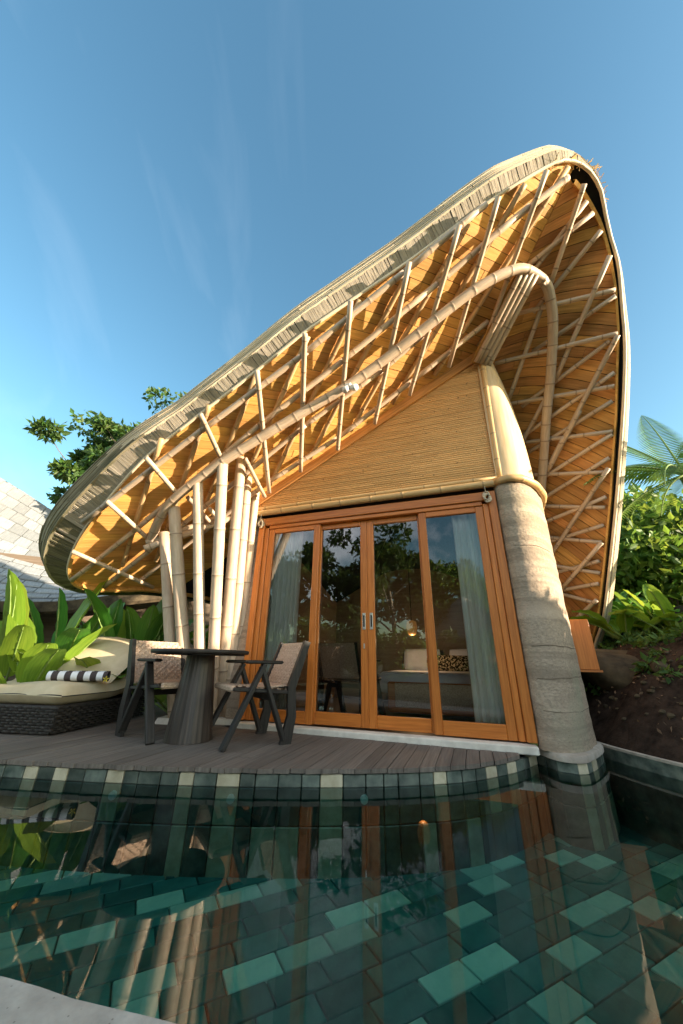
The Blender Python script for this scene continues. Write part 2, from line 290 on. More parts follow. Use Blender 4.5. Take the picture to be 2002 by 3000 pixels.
M['nroof'] = pmat('grey_roof_shingle', (.17, .18, .185), (.29, .30, .305), (3, 30, 1), 2.0, .8, .2, .2, .2, 'UV')
M['nwall'] = pmat('bamboo_mat_wall', (.10, .075, .055), (.19, .145, .11), (.4, .4, 26), 2.0, .85, .3, 0, .1)
M['indoor'] = pmat('dark_interior', (.15, .115, .085), (.22, .175, .13), (1, 1, 12), 2.0, .8, .1, 0, .1)
M['floorin'] = pmat('interior_floor', (.26, .24, .21), (.36, .33, .29), nscale=6, rough=.4, bump=0, island=0)
M['rope'] = pmat('rope', (.42, .34, .24), (.58, .50, .38), nscale=60, rough=.9, bump=.3, island=.1)
M['skin'] = pmat('bamboo_skin', (.52, .36, .19), (.70, .53, .32), (1, 1, .12), 22, .55, .06, 0, .3)
M['joint'] = pmat('earth_joint', (.12, .09, .065), (.2, .155, .115), nscale=20, rough=.95, bump=.2, island=0)
M['litter'] = pmat('dry_leaf', (.09, .05, .028), (.20, .12, .065), nscale=8, rough=.9, bump=0, island=.5)
M['straw'] = pmat('dry_straw', (.42, .28, .11), (.62, .45, .2), nscale=8, rough=.9, bump=0, island=.35)
def stripes(name):
    m = bpy.data.materials.new(name); m.use_nodes = True; N = m.node_tree.nodes; K = m.node_tree.links; b = N['Principled BSDF']; b.inputs['Roughness'].default_value = .95
    tc = N.new('ShaderNodeTexCoord'); sp = N.new('ShaderNodeSeparateXYZ'); mu = N.new('ShaderNodeMath'); mu.operation = 'MULTIPLY'; mu.inputs[1].default_value = 1/.115
    fr = N.new('ShaderNodeMath'); fr.operation = 'FRACT'; gt = N.new('ShaderNodeMath'); gt.operation = 'GREATER_THAN'; gt.inputs[1].default_value = .5
    mx = N.new('ShaderNodeMixRGB'); mx.inputs['Color1'].default_value = (.06, .045, .045, 1); mx.inputs['Color2'].default_value = (.72, .72, .74, 1)
    K.new(tc.outputs['UV'], sp.inputs[0]); K.new(sp.outputs['X'], mu.inputs[0]); K.new(mu.outputs[0], fr.inputs[0]); K.new(fr.outputs[0], gt.inputs[0]); K.new(gt.outputs[0], mx.inputs['Fac']); K.new(mx.outputs[0], b.inputs['Base Color'])
    return m
M['towel'] = stripes('striped_towel')
lm = bpy.data.materials.new('lantern_glow'); lm.use_nodes = True; lb = lm.node_tree.nodes['Principled BSDF']; lb.inputs['Base Color'].default_value = (.25, .12, .04, 1)
lb.inputs['Emission Color'].default_value = (1, .45, .12, 1); lb.inputs['Emission Strength'].default_value = .04; M['lantern'] = lm
pt = pmat('patterned_cloth', (.015, .013, .012), (.55, .46, .28), (1, 1, 1), 38, .9, .1, 0, .1, lo=.50, hi=.56); M['pattern'] = pt

# ------------------------------------------------------------------ the ground, the pool and the deck
g = MB(); S = 900; X0, X1, Y0, Y1 = -9.0, 3.3, .35, 4.4; GZ = -.045
P = [(-S, -S), (S, -S), (S, S), (-S, S), (X0, Y0), (X1, Y0), (X1, Y1), (X0, Y1)]
g.add([(x, y, GZ) for x, y in P], [(0, 1, 5, 4), (1, 2, 6, 5), (2, 3, 7, 6), (3, 0, 4, 7)])
tag(g.build('ground', M['lawn']), kind='structure')

EDGE_PTS = [(-9.0, 4.4), (-7.0, 3.9), (-5.0, 3.4), (-3.4, 3.02), (-2.324, 2.89), (-1.7, 2.82), (-1.052, 2.778), (-.5, 2.77), (.025, 2.79), (.5, 2.85), (.942, 2.965), (1.35, 3.2), (1.66, 3.46)]
EDGE = smooth_line(EDGE_PTS, 260)
def edge_y(x): return float(np.interp(x, EDGE[:, 0], EDGE[:, 1]))
WATER_Z = -.10; FLOOR_Z = -.56
w = MB(); w.add([(-9, .5, WATER_Z), (3.2, .5, WATER_Z), (3.2, 4.3, WATER_Z), (-9, 4.3, WATER_Z)], [(0, 1, 2, 3)])
tag(w.build('water', M['water']), kind='structure')
pf = MB(); pf.add([(-9, .2, FLOOR_Z), (3.3, .2, FLOOR_Z), (3.3, 4.4, FLOOR_Z), (-9, 4.4, FLOOR_Z)], [(0, 1, 2, 3)])
pool_floor = tag(pf.build('pool_floor', M['grout']), kind='structure')
# floor slabs, laid in slanting courses; pale ones step across the dark ones
ru = U(np.array([.885, .465, 0])); rv = np.array([-ru[1], ru[0], 0]); TU, TV = .235, .135
tmesh = {}
for nm in ('floor_dark', 'floor_pale'):
    for k in range(3):
        b = MB(); box(b, (0, 0, .006), (TU - .008, TV - .008, .016), None, .003); tmesh[nm, k] = b.data('slab', M[nm])
PALE = {}
slabs = []
for i in range(-20, 21):
    for j in range(-4, 34):
        sh = (.35*(j % 3))*TU
        c = ru*(i*TU + sh) + rv*(j*TV) + np.array([0, .6, 0])
        if not (-2.7 < c[0] < 2.35 and 1.0 < c[1] < edge_y(min(c[0], 1.66)) + .12): continue
        if c[0] > 1.7 and c[1] > 3.35: continue
        step = (j + (i // 2) % 2 + (1 if (i*7 + 3) % 5 == 0 else 0)) % 4
        pale = step == 0 or (step == 1 and (i*5 + j) % 5 == 0)
        slabs.append((np.linalg.norm(c[:2]), c, pale))
slabs.sort(key=lambda q: q[0])
ang = math.atan2(ru[1], ru[0])
for _, c, pale in slabs[:300]:
    obj('slab', tmesh['floor_pale' if pale else 'floor_dark', random.randrange(3)], pool_floor, (c[0], c[1], FLOOR_Z + random.uniform(.0, .004)), ang)

rest = MB(); pal_ = []
for _, c, pale in slabs[300:]:
    n0 = len(rest.f); box(rest, (c[0], c[1], FLOOR_Z + .008), (TU - .008, TV - .008, .016), np.array([[ru[0], rv[0], 0], [ru[1], rv[1], 0], [0, 0, 1.]])); pal_ += [1 if pale else 0]*(len(rest.f) - n0)
if rest.f:
    ro = rest.build('slab_rest', M['floor_dark'], pool_floor); ro.data.materials.append(M['floor_pale']); ro.data.polygons.foreach_set('material_index', pal_); tag(ro, kind='stuff')

# pool wall under the deck: a curved band of cream and dark green stone tiles
PLINTH = smooth_line([(1.67, 3.44), (1.70, 3.25), (1.78, 3.175), (1.88, 3.18), (1.99, 3.265), (2.12, 3.39), (2.25, 3.53), (2.33, 3.66), (2.36, 3.95)], 44)
wallpath = np.vstack([EDGE, PLINTH[1:]])
cum = np.concatenate([[0], np.cumsum(np.linalg.norm(np.diff(wallpath, axis=0), axis=1))])
def on_wall(s): return np.array([np.interp(s, cum, wallpath[:, 0]), np.interp(s, cum, wallpath[:, 1])])
pw = MB(); V_ = []; F_ = []
for i, p in enumerate(wallpath):
    q = wallpath[min(i + 1, len(wallpath) - 1)] - wallpath[max(i - 1, 0)]; nrm = U((-q[1], q[0])); b_ = p + nrm*.05
    V_ += [(b_[0], b_[1], FLOOR_Z - .05), (b_[0], b_[1], -.03)]
F_ = [(2*i, 2*i + 2, 2*i + 3, 2*i + 1) for i in range(len(wallpath) - 1)]
pw.add(V_, F_); pool_wall = tag(pw.build('pool_wall', M['grout']), kind='structure')
s = 0.0; k = 0; nt = 0
pattern = [0, 0, 1, 0, 0, 0, 1, 0, 1, 0, 0, 1, 0, 0, 0, 1, 0, 1, 0, 0, 0, 0, 1, 0, 0, 0]
s0 = float(np.interp(-2.9, EDGE[:, 0], cum[:len(EDGE)]))
s = s0
while s < cum[-1] - .05 and nt < 290:
    wd = random.choice((.10, .12, .15)); pal = pattern[k % len(pattern)]; k += 1
    p0, p1 = on_wall(s + .003), on_wall(min(s + wd - .003, cum[-1])); d = U(np.append(p1 - p0, 0)); nn = np.array([-d[1], d[0], 0]); mid = np.append((p0 + p1)/2, 0)
    for (z0, z1, flip) in ((-.104, -.034, 0), (-.30, -.109, 0), (-.56, -.306, 1)):
        b = MB(); R = np.stack([d, nn, np.array([0, 0, 1.])], axis=1); pl = pal if not flip else pattern[(k*3) % len(pattern)]
        box(b, mid + nn*(.02 + random.uniform(-.002, .003)) + np.array([0, 0, (z0 + z1)/2]), (np.linalg.norm(p1 - p0), .04, z1 - z0), R, .004)
        b.build('tile', M['tile_pale' if pl else 'tile_dark'], pool_wall); nt += 1
    s += wd
for px, py in ((322, 2344), (695, 2346), (1074, 2329)):                 # white inlet fittings just under the water
    P0 = None; best = None
    for q in wallpath[::2]:
        P0 = np.array([q[0], q[1] - .005, -.165]); e_ = P0 - CAM; xx = IW/2 + FPX*(e_ @ rgt)/(e_ @ fwd)
        if best is None or abs(xx - px) < best[0]: best = (abs(xx - px), P0)
    b = MB(); tube(b, [best[1] + (0, .03, 0), best[1] + (0, -.012, 0)], [.026, .024], 16); tube(b, [best[1] + (0, -.011, 0), best[1] + (0, -.016, 0)], [.012, .012], 10)
    b.build('inlet_fitting', M['white'], pool_wall, False)

# timber deck: boards square to the facade, sawn along the curved pool edge
dk = MB(); V_ = [(p[0], p[1] + .03, -.03) for p in EDGE] + [(p[0], max(p[1] + .03, 7.2), -.03) for p in EDGE]; n_ = len(EDGE)
dk.add(V_, [(i, i + 1, n_ + i + 1, n_ + i) for i in range(n_ - 1)])
deck = tag(dk.build('deck', M['backing']), kind='structure')
BW = .098; a = -6.6
edge_as = np.array([asz((p[0], p[1], 0))[:2] for p in EDGE]); edge_as = edge_as[np.argsort(edge_as[:, 0])]
def edge_s(a): return float(np.interp(a, edge_as[:, 0], edge_as[:, 1]))
while a < .415:
    a0, a1 = a + .002, min(a + BW - .003, .42)
    sb = 0.125 if a0 > -2.62 else -2.2
    e0, e1 = edge_s(a0) + random.uniform(.0, .022), edge_s(a1) + random.uniform(.0, .022)
    if min(e0, e1) > sb + .01:
        cuts = [sb] + ([random.uniform(sb + .3, max(e0, e1) - .3)] if max(e0, e1) - sb > 1.2 else []) + [None]
        for ci in range(len(cuts) - 1):
            l0 = cuts[ci] + .002; r0, r1 = (e0, e1) if cuts[ci + 1] is None else (cuts[ci + 1] - .002,)*2
            zt = random.uniform(-.003, .0)
            pts = [wor(a0, l0, zt), wor(a1, l0, zt), wor(a1, r1, zt), wor(a0, r0, zt)]; low = [q - (0, 0, .026) for q in pts]
            b = MB(); b.add(pts + low, [(3, 2, 1, 0), (4, 5, 6, 7), (0, 1, 5, 4), (1, 2, 6, 5), (2, 3, 7, 6), (3, 0, 4, 7)], [(l0, a0), (l0, a1), (r1, a1), (r0, a0)]*2)
            b.build('board', M['deck'], deck)
    a += BW

# near pool edge where the photographer stands
near = smooth_line([(-9, 2.3), (-5, 1.9), (-2.0, 1.48), (-.821, 1.237), (-.614, 1.182), (-.353, 1.127), (-.239, 1.098), (.1, 1.0), (.9, .78), (2.6, .45)], 120)
cp = MB(); V_ = []
for p in near: V_ += [(p[0], p[1], -.75), (p[0], p[1], -.075), (p[0] - .006, p[1] - .02, -.052), (p[0] - .2, p[1] - 1.7, -.05), (p[0] - .2, p[1] - 1.7, -.3)]
cp.add(V_, [(5*i + k, 5*i + 5 + k, 5*i + 6 + k, 5*i + 1 + k) for i in range(len(near) - 1) for k in range(4)])
tag(cp.build('pool_coping', M['coping']), kind='structure')
# right side of the pool: low kerb and the soil bank above it
kb = MB(); kl = smooth_line([(2.37, 3.80), (2.37, 3.62), (2.41, 3.35), (2.50, 2.98), (2.75, 2.2), (3.0, 1.2), (3.1, .3)], 40); V_ = []
for p in kl: V_ += [(p[0], p[1], -.012), (p[0], p[1], .006), (p[0] + .03, p[1], .009), (p[0] + .03, p[1], -.1)]
kb.add(V_, [(4*i + k, 4*i + 4 + k, 4*i + 5 + k, 4*i + 1 + k) for i in range(len(kl) - 1) for k in range(3)])
tag(kb.build('pool_kerb', M['coping']), kind='structure')
kw = MB(); V_ = []
for p in kl: V_ += [(p[0] + .008, p[1], -.8), (p[0] + .008, p[1], -.013)]
kw.add(V_, [(2*i, 2*i + 2, 2*i + 3, 2*i + 1) for i in range(len(kl) - 1)]); tag(kw.build('pool_side_wall', M['tile_dark']), kind='structure')
def hill(x, y):
    xb = float(np.interp(y, kl[::-1, 1], kl[::-1, 0])) if y < 3.78 else 2.42 + (y - 3.78)*.02
    t = max(0.0, x - xb - .05); h = 1.55*(1 - math.exp(-t/1.25))
    h *= 1.0 if y > 1.5 else max(.45, 1 - (1.5 - y)*.12)
    return -.02 + h + .10*math.sin(x*2.3 + y*1.7)*min(1, t) + .05*math.sin(x*6.1 - y*4.3)*min(1, t*2) + .02*math.sin(x*17 + y*13)*min(1, t*3)
hb = MB(); xs = np.concatenate([np.linspace(0, 3, 44), np.linspace(3.2, 14, 26)]); ys = np.concatenate([np.linspace(-10, 1, 22), np.linspace(1.2, 7, 60), np.linspace(7.3, 16, 20)])
for y in ys:
    xb = float(np.interp(y, kl[::-1, 1], kl[::-1, 0])) if y < 3.78 else 2.42
    if y > 4.6: xb = 2.42 + (y - 4.6)*.1
    for t in xs: hb.v.append((xb + .05 + t, y, hill(xb + .05 + t, y))); hb.uv.append((t, y))
nx = len(xs); hb.f = [(j*nx + i, j*nx + i + 1, j*nx + nx + i + 1, j*nx + nx + i) for j in range(len(ys) - 1) for i in range(nx - 1)]
tag(hb.build('hillside', M['soil'], None, True), kind='structure')

# ------------------------------------------------------------------ the villa
villa = empty('bamboo_villa', wor(0, 0, 0), -TH)
tag(villa, 'bamboo villa with sweeping leaf shaped shingle roof, lattice eaves and teak glass doors', 'villa')
MS, KS, Z00 = .545, .30, 4.049                                          # left roof slope: z = Z00 + MS a + KS s
NL = U((-MS, -KS, 1))
def ZL(a, s): return Z00 + MS*a + KS*s
def left_hit(x, y, off=0.0):                                            # pixel -> point on the left slope, off metres below it
    d = ray(x, y); o = asz(CAM); dd = np.array([d @ FA, d @ FN, d[2]]); gg = np.array([-MS, -KS, 1]); c0 = Z00 - off*math.sqrt(1 + MS*MS + KS*KS)
    t = (c0 - gg @ o)/(gg @ dd); return o + dd*t
D = 1.27679
RA = np.array([.57, 0, ZL(.57, 0)]); RR = left_hit(1325*D, 374*D)      # ridge from the gable apex to the nose
re = RR - RA; e2 = re[:2]/np.linalg.norm(re[:2]); rise = re[2]/np.linalg.norm(re[:2]); q2 = np.array([e2[1], -e2[0]]); QW = 2.7; Q0 = RA[:2] @ q2
def SR(t, r, off=0.0):                                                  # right slope: t along the ridge, r down it
    zr = RA[2] + rise*t; q = QW*r; xy = RA[:2] + e2*t + q2*q; p = np.array([xy[0], xy[1], zr*(1 - r*r)])
    return p - NR(t, r)*off if off else p
def NR(t, r):
    zr = RA[2] + rise*t
    dt = np.array([e2[0], e2[1], rise*(1 - r*r)]); dr = np.array([q2[0]*QW, q2[1]*QW, -2*r*zr]); n = U(np.cross(dr, dt)); return n if n[2] > 0 or r > .9 else -n
def right_hit(x, y, off=0.0):
    d = ray(x, y); o = asz(CAM); dd = np.array([d @ FA, d @ FN, d[2]])
    ts = np.linspace(1.5, 14, 5000); P = o + dd*ts[:, None]; t = (P[:, :2] - RA[:2]) @ e2; r = ((P[:, :2] - RA[:2]) @ q2)/QW; zr = RA[2] + rise*t
    F = P[:, 2] - zr*(1 - np.clip(r, 0, 2)**2) + off*1.25
    i = np.where((F[:-1] < 0) & (F[1:] >= 0) & (r[:-1] > -.08))[0]
    if len(i) == 0: h = left_hit(x, y); return h, (h[:2] - RA[:2]) @ e2, max(0.0, ((h[:2] - RA[:2]) @ q2)/QW), False
    j = i[0]; return P[j], t[j], max(0.0, r[j]), True
rimL_px = [(1295, 369), (1262, 379), (1145, 448), (1055, 512), (940, 598), (805, 690), (700, 762), (590, 850), (460, 950), (335, 1050), (245, 1150), (190, 1222), (164, 1275), (158, 1310), (172, 1338), (215, 1350), (280, 1352), (340, 1352)]
rimR_px = [(1357, 398), (1379, 438), (1389, 488), (1402, 545), (1419, 605), (1428, 700), (1435, 800), (1430, 950), (1415, 1150), (1400, 1300), (1385, 1420), (1365, 1490)]
rimL = [left_hit(x*D, y*D) for x, y in rimL_px]; rimR = [right_hit(x*D, y*D)[0] for x, y in rimR_px]
eave_back = [np.array([a_, s_, ZL(a_, s_)]) for a_, s_ in ((-4.1, -.8), (-3.6, -1.9), (-3.0, -2.9), (-2.46, -3.33))]
NRIM = 330
rim = smooth_line(eave_back[::-1] + rimL[::-1] + [RR] + rimR + [SR(-1.35, .93)], NRIM)
i_nose = int(np.argmin(np.linalg.norm(rim - RR, axis=1)))
nrm = np.zeros((NRIM, 3)); out = np.zeros((NRIM, 3))
for i in range(NRIM):
    p = rim[i]
    if i <= i_nose: nrm[i] = NL
    else:
        t = (p[:2] - RA[:2]) @ e2; r = max(0, ((p[:2] - RA[:2]) @ q2)/QW); nrm[i] = NR(t, r)
for _ in range(10): nrm[1:-1] = (nrm[:-2] + nrm[1:-1]*2 + nrm[2:])/4
cen = np.array([-.8, -1.2, 3.0])
for i in range(NRIM):
    nrm[i] = U(nrm[i]); tg = U(rim[min(i + 1, NRIM - 1)] - rim[max(i - 1, 0)]); o_ = np.cross(tg, nrm[i]); o_ = U(o_)
    out[i] = o_
if out[i_nose - 60] @ np.array([0, 1, 0]) < 0: out = -out
for _ in range(4): out[1:-1] = (out[:-2] + out[1:-1]*2 + out[2:])/4
out = np.array([U(o) for o in out])
def prof(i, w_, n_):                                                    # edge profile; the right side of the roof has a slimmer edge
    f = min(1.0, max(0.0, (i - i_nose + 14)/24.0)); k_ = (.60 + .55*min(1.0, max(0.0, (-2.6 - rim[i][0])/1.9))) if i < i_nose else .60
    return rim[i] + out[i]*w_*k_*(1 - .85*f) + nrm[i]*n_*k_*(1 - .30*f)

roof = obj('roof', None, villa)                                         # placeholder, gets its mesh below
# top skin (weathered shingle) over the whole roof, thick edge included
sk = MB(); tail_t = -4.5; V_ = []; rows = 7
for i in range(NRIM):
    O = prof(i, .25, .345)
    if i <= i_nose:
        f = (i/i_nose); tr = tail_t + (np.dot(RR[:2] - RA[:2], e2) - tail_t)*f; Rg = RA + np.array([e2[0]*tr, e2[1]*tr, rise*tr]) + NL*.18
        for k in range(rows): V_.append(O + (Rg - O)*k/(rows - 1))
    else:
        p = rim[i]; t = (p[:2] - RA[:2]) @ e2; r = max(0, ((p[:2] - RA[:2]) @ q2)/QW)
        for k in range(rows):
            f = k/(rows - 1); tt = t + (tail_t - t)*f*.98
            V_.append(O if k == 0 else SR(tt, min(r, .96), 0) + NR(tt, min(r, .96))*.14)
sk.add([L(p) for p in V_], [(i*rows + k, i*rows + rows + k, i*rows + rows + k + 1, i*rows + k + 1) for i in range(NRIM - 1) for k in range(rows - 1)])
roof.parent = None; bpy.data.objects.remove(roof)
roof = sk.build('roof', M['shingle'], villa, True)
# underlay behind the lining, left and right; its black paints the nose gap's shade
fb = MB(); VL = [rim[i] + NL*.03 for i in range(0, i_nose + 1)]; V_ = []
for i in range(i_nose + 1):
    f = i/i_nose; tr = tail_t + (np.dot(RR[:2] - RA[:2], e2) - tail_t)*f; Rg = RA + np.array([e2[0]*tr, e2[1]*tr, rise*tr]) + NL*.03; V_ += [rim[i] + NL*.03, Rg]
fb.add([L(p) for p in V_], [(2*i, 2*i + 2, 2*i + 3, 2*i + 1) for i in range(i_nose)])
V_ = []; RS = 26; cr = []
rr_list = np.linspace(0, .95, RS)
rimT = []
for i in range(i_nose, NRIM):
    p = rim[i]; rimT.append((max(0, ((p[:2] - RA[:2]) @ q2)/QW), (p[:2] - RA[:2]) @ e2))
rimT = np.array(sorted(rimT))
def t_rim(r): return float(np.interp(r, rimT[:, 0], rimT[:, 1]))
for r in rr_list:
    for k in range(12): V_.append(SR(t_rim(r) + (tail_t - t_rim(r))*k/11, r, -.03))
fb.add([L(p) for p in V_], [(i*12 + k, i*12 + k + 1, i*12 + 13 + k, i*12 + 12 + k) for i in range(RS - 1) for k in range(11)])
fb.build('black_underlay', M['backing'], villa)

# lining boards of the left slope (each board a piece)
def poly_clip(poly, u0):
    """poly: Nx2 in (p, q); interval of q inside the polygon on the line p = u0"""
    c = []
    for i in range(len(poly)):
        x0, y0 = poly[i]; x1, y1 = poly[(i + 1) % len(poly)]
        if (x0 - u0)*(x1 - u0) < 0: c.append(y0 + (y1 - y0)*(u0 - x0)/(x1 - x0))
    return (min(c), max(c)) if len(c) >= 2 else None
dl = U((.715, -.70)); pl_ = np.array([dl[1]*-1, dl[0]])                 # board direction and across, in (a, s)
lining = empty('roof_lining', (0, 0, 0), 0, villa)
polyL = [rim[i][:2] + (np.array([-.01, -.01])) for i in range(int(i_nose*.28), i_nose + 1)]
tb = -.75; polyL += [RA[:2], RA[:2] + e2*tb]
polyL = np.array([[p @ pl_, p @ dl] for p in polyL])
count = 0; PWD = .088
extra = MB()
u = polyL[:, 0].min()
while u < polyL[:, 0].max():
    c0, c1 = poly_clip(polyL, u + .002), poly_clip(polyL, u + PWD - .003)
    if c0 is None and c1 is None: u += PWD; continue
    c0 = c0 or (sum(c1)/2,)*2; c1 = c1 or (sum(c0)/2,)*2
    lo, hi = (c0[0] + c1[0])/2, (c0[1] + c1[1])/2; cuts = [None]; x = lo + random.uniform(.3, 1.3)
    while x < hi - .25: cuts.append(x); x += random.uniform(.8, 1.6)
    cuts.append(None)
    for ci in range(len(cuts) - 1):
        q0 = c0[0] if cuts[ci] is None else cuts[ci] + .002; q1 = c1[0] if cuts[ci] is None else cuts[ci] + .002
        q2_ = c1[1] if cuts[ci + 1] is None else cuts[ci + 1] - .002; q3 = c0[1] if cuts[ci + 1] is None else cuts[ci + 1] - .002
        zz = random.uniform(0, .006); P = []
        for (uu, qq) in ((u + .002, q0), (u + PWD - .003, q1), (u + PWD - .003, q2_), (u + .002, q3)):
            a_, s_ = pl_*uu + dl*qq; P.append(np.array([a_, s_, ZL(a_, s_)]) + NL*zz)
        b = MB() if count < 170 else extra
        b.add([L(p) for p in P] + [L(p + NL*.016) for p in P], [(0, 1, 2, 3), (7, 6, 5, 4), (0, 4, 5, 1), (1, 5, 6, 2), (2, 6, 7, 3), (3, 7, 4, 0)], [(q0, 0), (q1, PWD), (q2_, PWD), (q3, 0)]*2)
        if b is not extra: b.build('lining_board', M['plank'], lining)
        count += 1
    u += PWD
nleft = count
# lining boards of the right slope, in (t, r*RLEN) coordinates
RLEN = 4.6
edge_px = [(1284, 394), (1308, 416), (1330, 440), (1354, 478), (1374, 514), (1387, 552), (1398, 592), (1411, 663), (1418, 760), (1413, 950), (1400, 1150), (1386, 1300), (1372, 1420), (1352, 1490)]
edge_tr = [right_hit(x*D, y*D)[1:3] for x, y in edge_px]
eb = np.array(sorted([(r, t) for t, r in edge_tr]))
def t_edge(r): return float(np.interp(r, eb[:, 0], eb[:, 1]))
polyR = [(t_edge(r), r*RLEN) for r in np.linspace(.0, .93, 40)] + [(-2.3, .93*RLEN), (-1.2, 0)]
P0, t0, r0, _ = right_hit(1628, 1354); P1, t1, r1, _ = right_hit(1768, 1425)
dr_ = U((t1 - t0, (r1 - r0)*RLEN)); pr_ = np.array([-dr_[1], dr_[0]])
polyRr = np.array([[np.dot(p, pr_), np.dot(p, dr_)] for p in polyR])
u = polyRr[:, 0].min(); cr_ = 0; PWR = .10
pieces = []
while u < polyRr[:, 0].max():
    c0, c1 = poly_clip(polyRr, u + .002), poly_clip(polyRr, u + PWR - .004)
    if c0 is None and c1 is None: u += PWR; continue
    c0 = c0 or (sum(c1)/2,)*2; c1 = c1 or (sum(c0)/2,)*2
    lo, hi = min(c0[0], c1[0]), max(c0[1], c1[1]); cuts = [lo]; x = lo + random.uniform(.4, 1.4)
    while x < hi - .3: cuts.append(x); x += random.uniform(.9, 1.8)
    cuts.append(hi)
    for ci in range(len(cuts) - 1):
        zz = random.uniform(0, .006); n_ = max(2, int((cuts[ci + 1] - cuts[ci])/.25) + 1); V_ = []; uv = []
        for k in range(n_ + 1):
            for (uu, cc) in ((u + .002, c0), (u + PWR - .004, c1)):
                qa = cc[0] if ci == 0 else cuts[ci] + .002; qb = cc[1] if ci == len(cuts) - 2 else cuts[ci + 1] - .002
                qq = qa + (qb - qa)*k/n_; t_, r_ = pr_*uu + dr_*qq; r_ = min(max(r_/RLEN, 0), .96)
                for th_ in (0, .016): V_.append(SR(t_, r_, -zz - th_)); uv.append((qq, uu - u))
        F_ = [(0, 1, 3, 2), (4*n_, 4*n_ + 2, 4*n_ + 3, 4*n_ + 1)]
        for k in range(n_): o_ = 4*k; F_ += [(o_, o_ + 2, o_ + 6, o_ + 4), (o_ + 1, o_ + 5, o_ + 7, o_ + 3), (o_, o_ + 4, o_ + 5, o_ + 1), (o_ + 2, o_ + 3, o_ + 7, o_ + 6)]
        pieces.append((V_, F_, uv))
    u += PWR
for V_, F_, uv in pieces:
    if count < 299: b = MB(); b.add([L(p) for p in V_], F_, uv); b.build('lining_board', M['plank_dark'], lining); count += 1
    else: extra.add([L(p) for p in V_], F_, uv)
if extra.v: tag(extra.build('lining_board_rest', M['plank_dark'], lining), kind='stuff')

# roof edge: pale lip, weathered shingle ends, stacked bamboo strips
lip = MB(); tube(lip, [L(prof(i, .005, -.012)) for i in range(40, NRIM, 2)], .017, 6); lip.build('edge_lip', M['strip'], villa, True)
fascia = empty('roof_edge', (0, 0, 0), 0, villa)
acc = np.concatenate([[0], np.cumsum(np.linalg.norm(np.diff(rim, axis=0), axis=1))])
def prof_at(s, w_, n_):
    f = np.interp(s, acc, np.arange(NRIM)); i = int(min(f, NRIM - 2)); k = f - i
    return prof(i, w_, n_)*(1 - k) + prof(i + 1, w_, n_)*k
bk = MB(); idx = list(range(30, NRIM, 2)); PR_ = ((.0, .012), (.205, .11), (.29, .33), (.0, .34))
bk.add([L(prof(i, w_, n_)) for i in idx for w_, n_ in PR_], [(4*i + k, 4*i + 4 + k, 4*i + 5 + k, 4*i + 1 + k) for i in range(len(idx) - 1) for k in range(3)])
bk.build('edge_board', M['backing'], fascia)
s = acc[int(np.argmin(rim[:i_nose, 0]))] - .9; ns = 0
while s < acc[-1] - .05 and ns < 300:
    wd = random.uniform(.026, .040) if s < acc[i_nose] else .2; o0, o1 = random.uniform(-.003, .003), random.uniform(-.006, .008); dz = random.uniform(-.003, .005)
    A0, A1 = prof_at(s + .0015, o0, .0 + dz), prof_at(s + wd - .0015, o0, .0 + dz); B0, B1 = prof_at(s + .0015 + random.uniform(-.008, .008), .225 + o1, .105 + dz), prof_at(s + wd - .0015 + random.uniform(-.008, .008), .225 + o1, .105 + dz)
    n0 = np.cross(A1 - A0, B0 - A0); n0 = U(n0)*.010
    b = MB(); b.add([L(p) for p in (A0, A1, B1, B0)] + [L(p + n0) for p in (A0, A1, B1, B0)], [(0, 1, 2, 3), (7, 6, 5, 4), (0, 4, 5, 1), (1, 5, 6, 2), (2, 6, 7, 3), (3, 7, 4, 0)], [(0, 0), (0, wd), (.28, wd), (.28, 0)]*2)
    b.build('edge_shingle', M['shingle_mossy' if A0[0] < -4.1 and random.random() < (-3.9 - A0[0])*1.6 else 'shingle'], fascia); ns += 1; s += wd
for j in range(7):                                                      # split bamboo strips, one above another, in random lengths
    s = acc[30]
    while s < acc[-1] - .1:
        ln = random.uniform(.8, 2.0); e_ = min(s + ln, acc[-1]); nn = max(3, int((e_ - s)/.08))
        w0 = .225 + .0125*j + random.uniform(-.006, .006); n0 = .112 + .034*j
        b = MB(); V_ = []; uv = []
        for k in range(nn + 1):
            ss = s + .004 + (e_ - s - .008)*k/nn
            for (w_, n_) in ((w0 - .02, n0 - .013), (w0 + .012, n0 - .013), (w0 + .018, n0), (w0 + .012, n0 + .014), (w0 - .02, n0 + .014)): V_.append(L(prof_at(ss, w_, n_))); uv.append((ss, (w_ + n_)))
        F_ = [(5*k + i, 5*k + 5 + i, 5*k + 6 + i, 5*k + 1 + i) for k in range(nn) for i in range(4)] + [(0, 1, 2, 3, 4), tuple(5*nn + i for i in (4, 3, 2, 1, 0))]
        b.add(V_, F_, uv); b.build('edge_strip', M['strip_mossy' if prof_at((s + e_)/2, 0, 0)[0] < -3.3 else 'strip'], fascia); s = e_
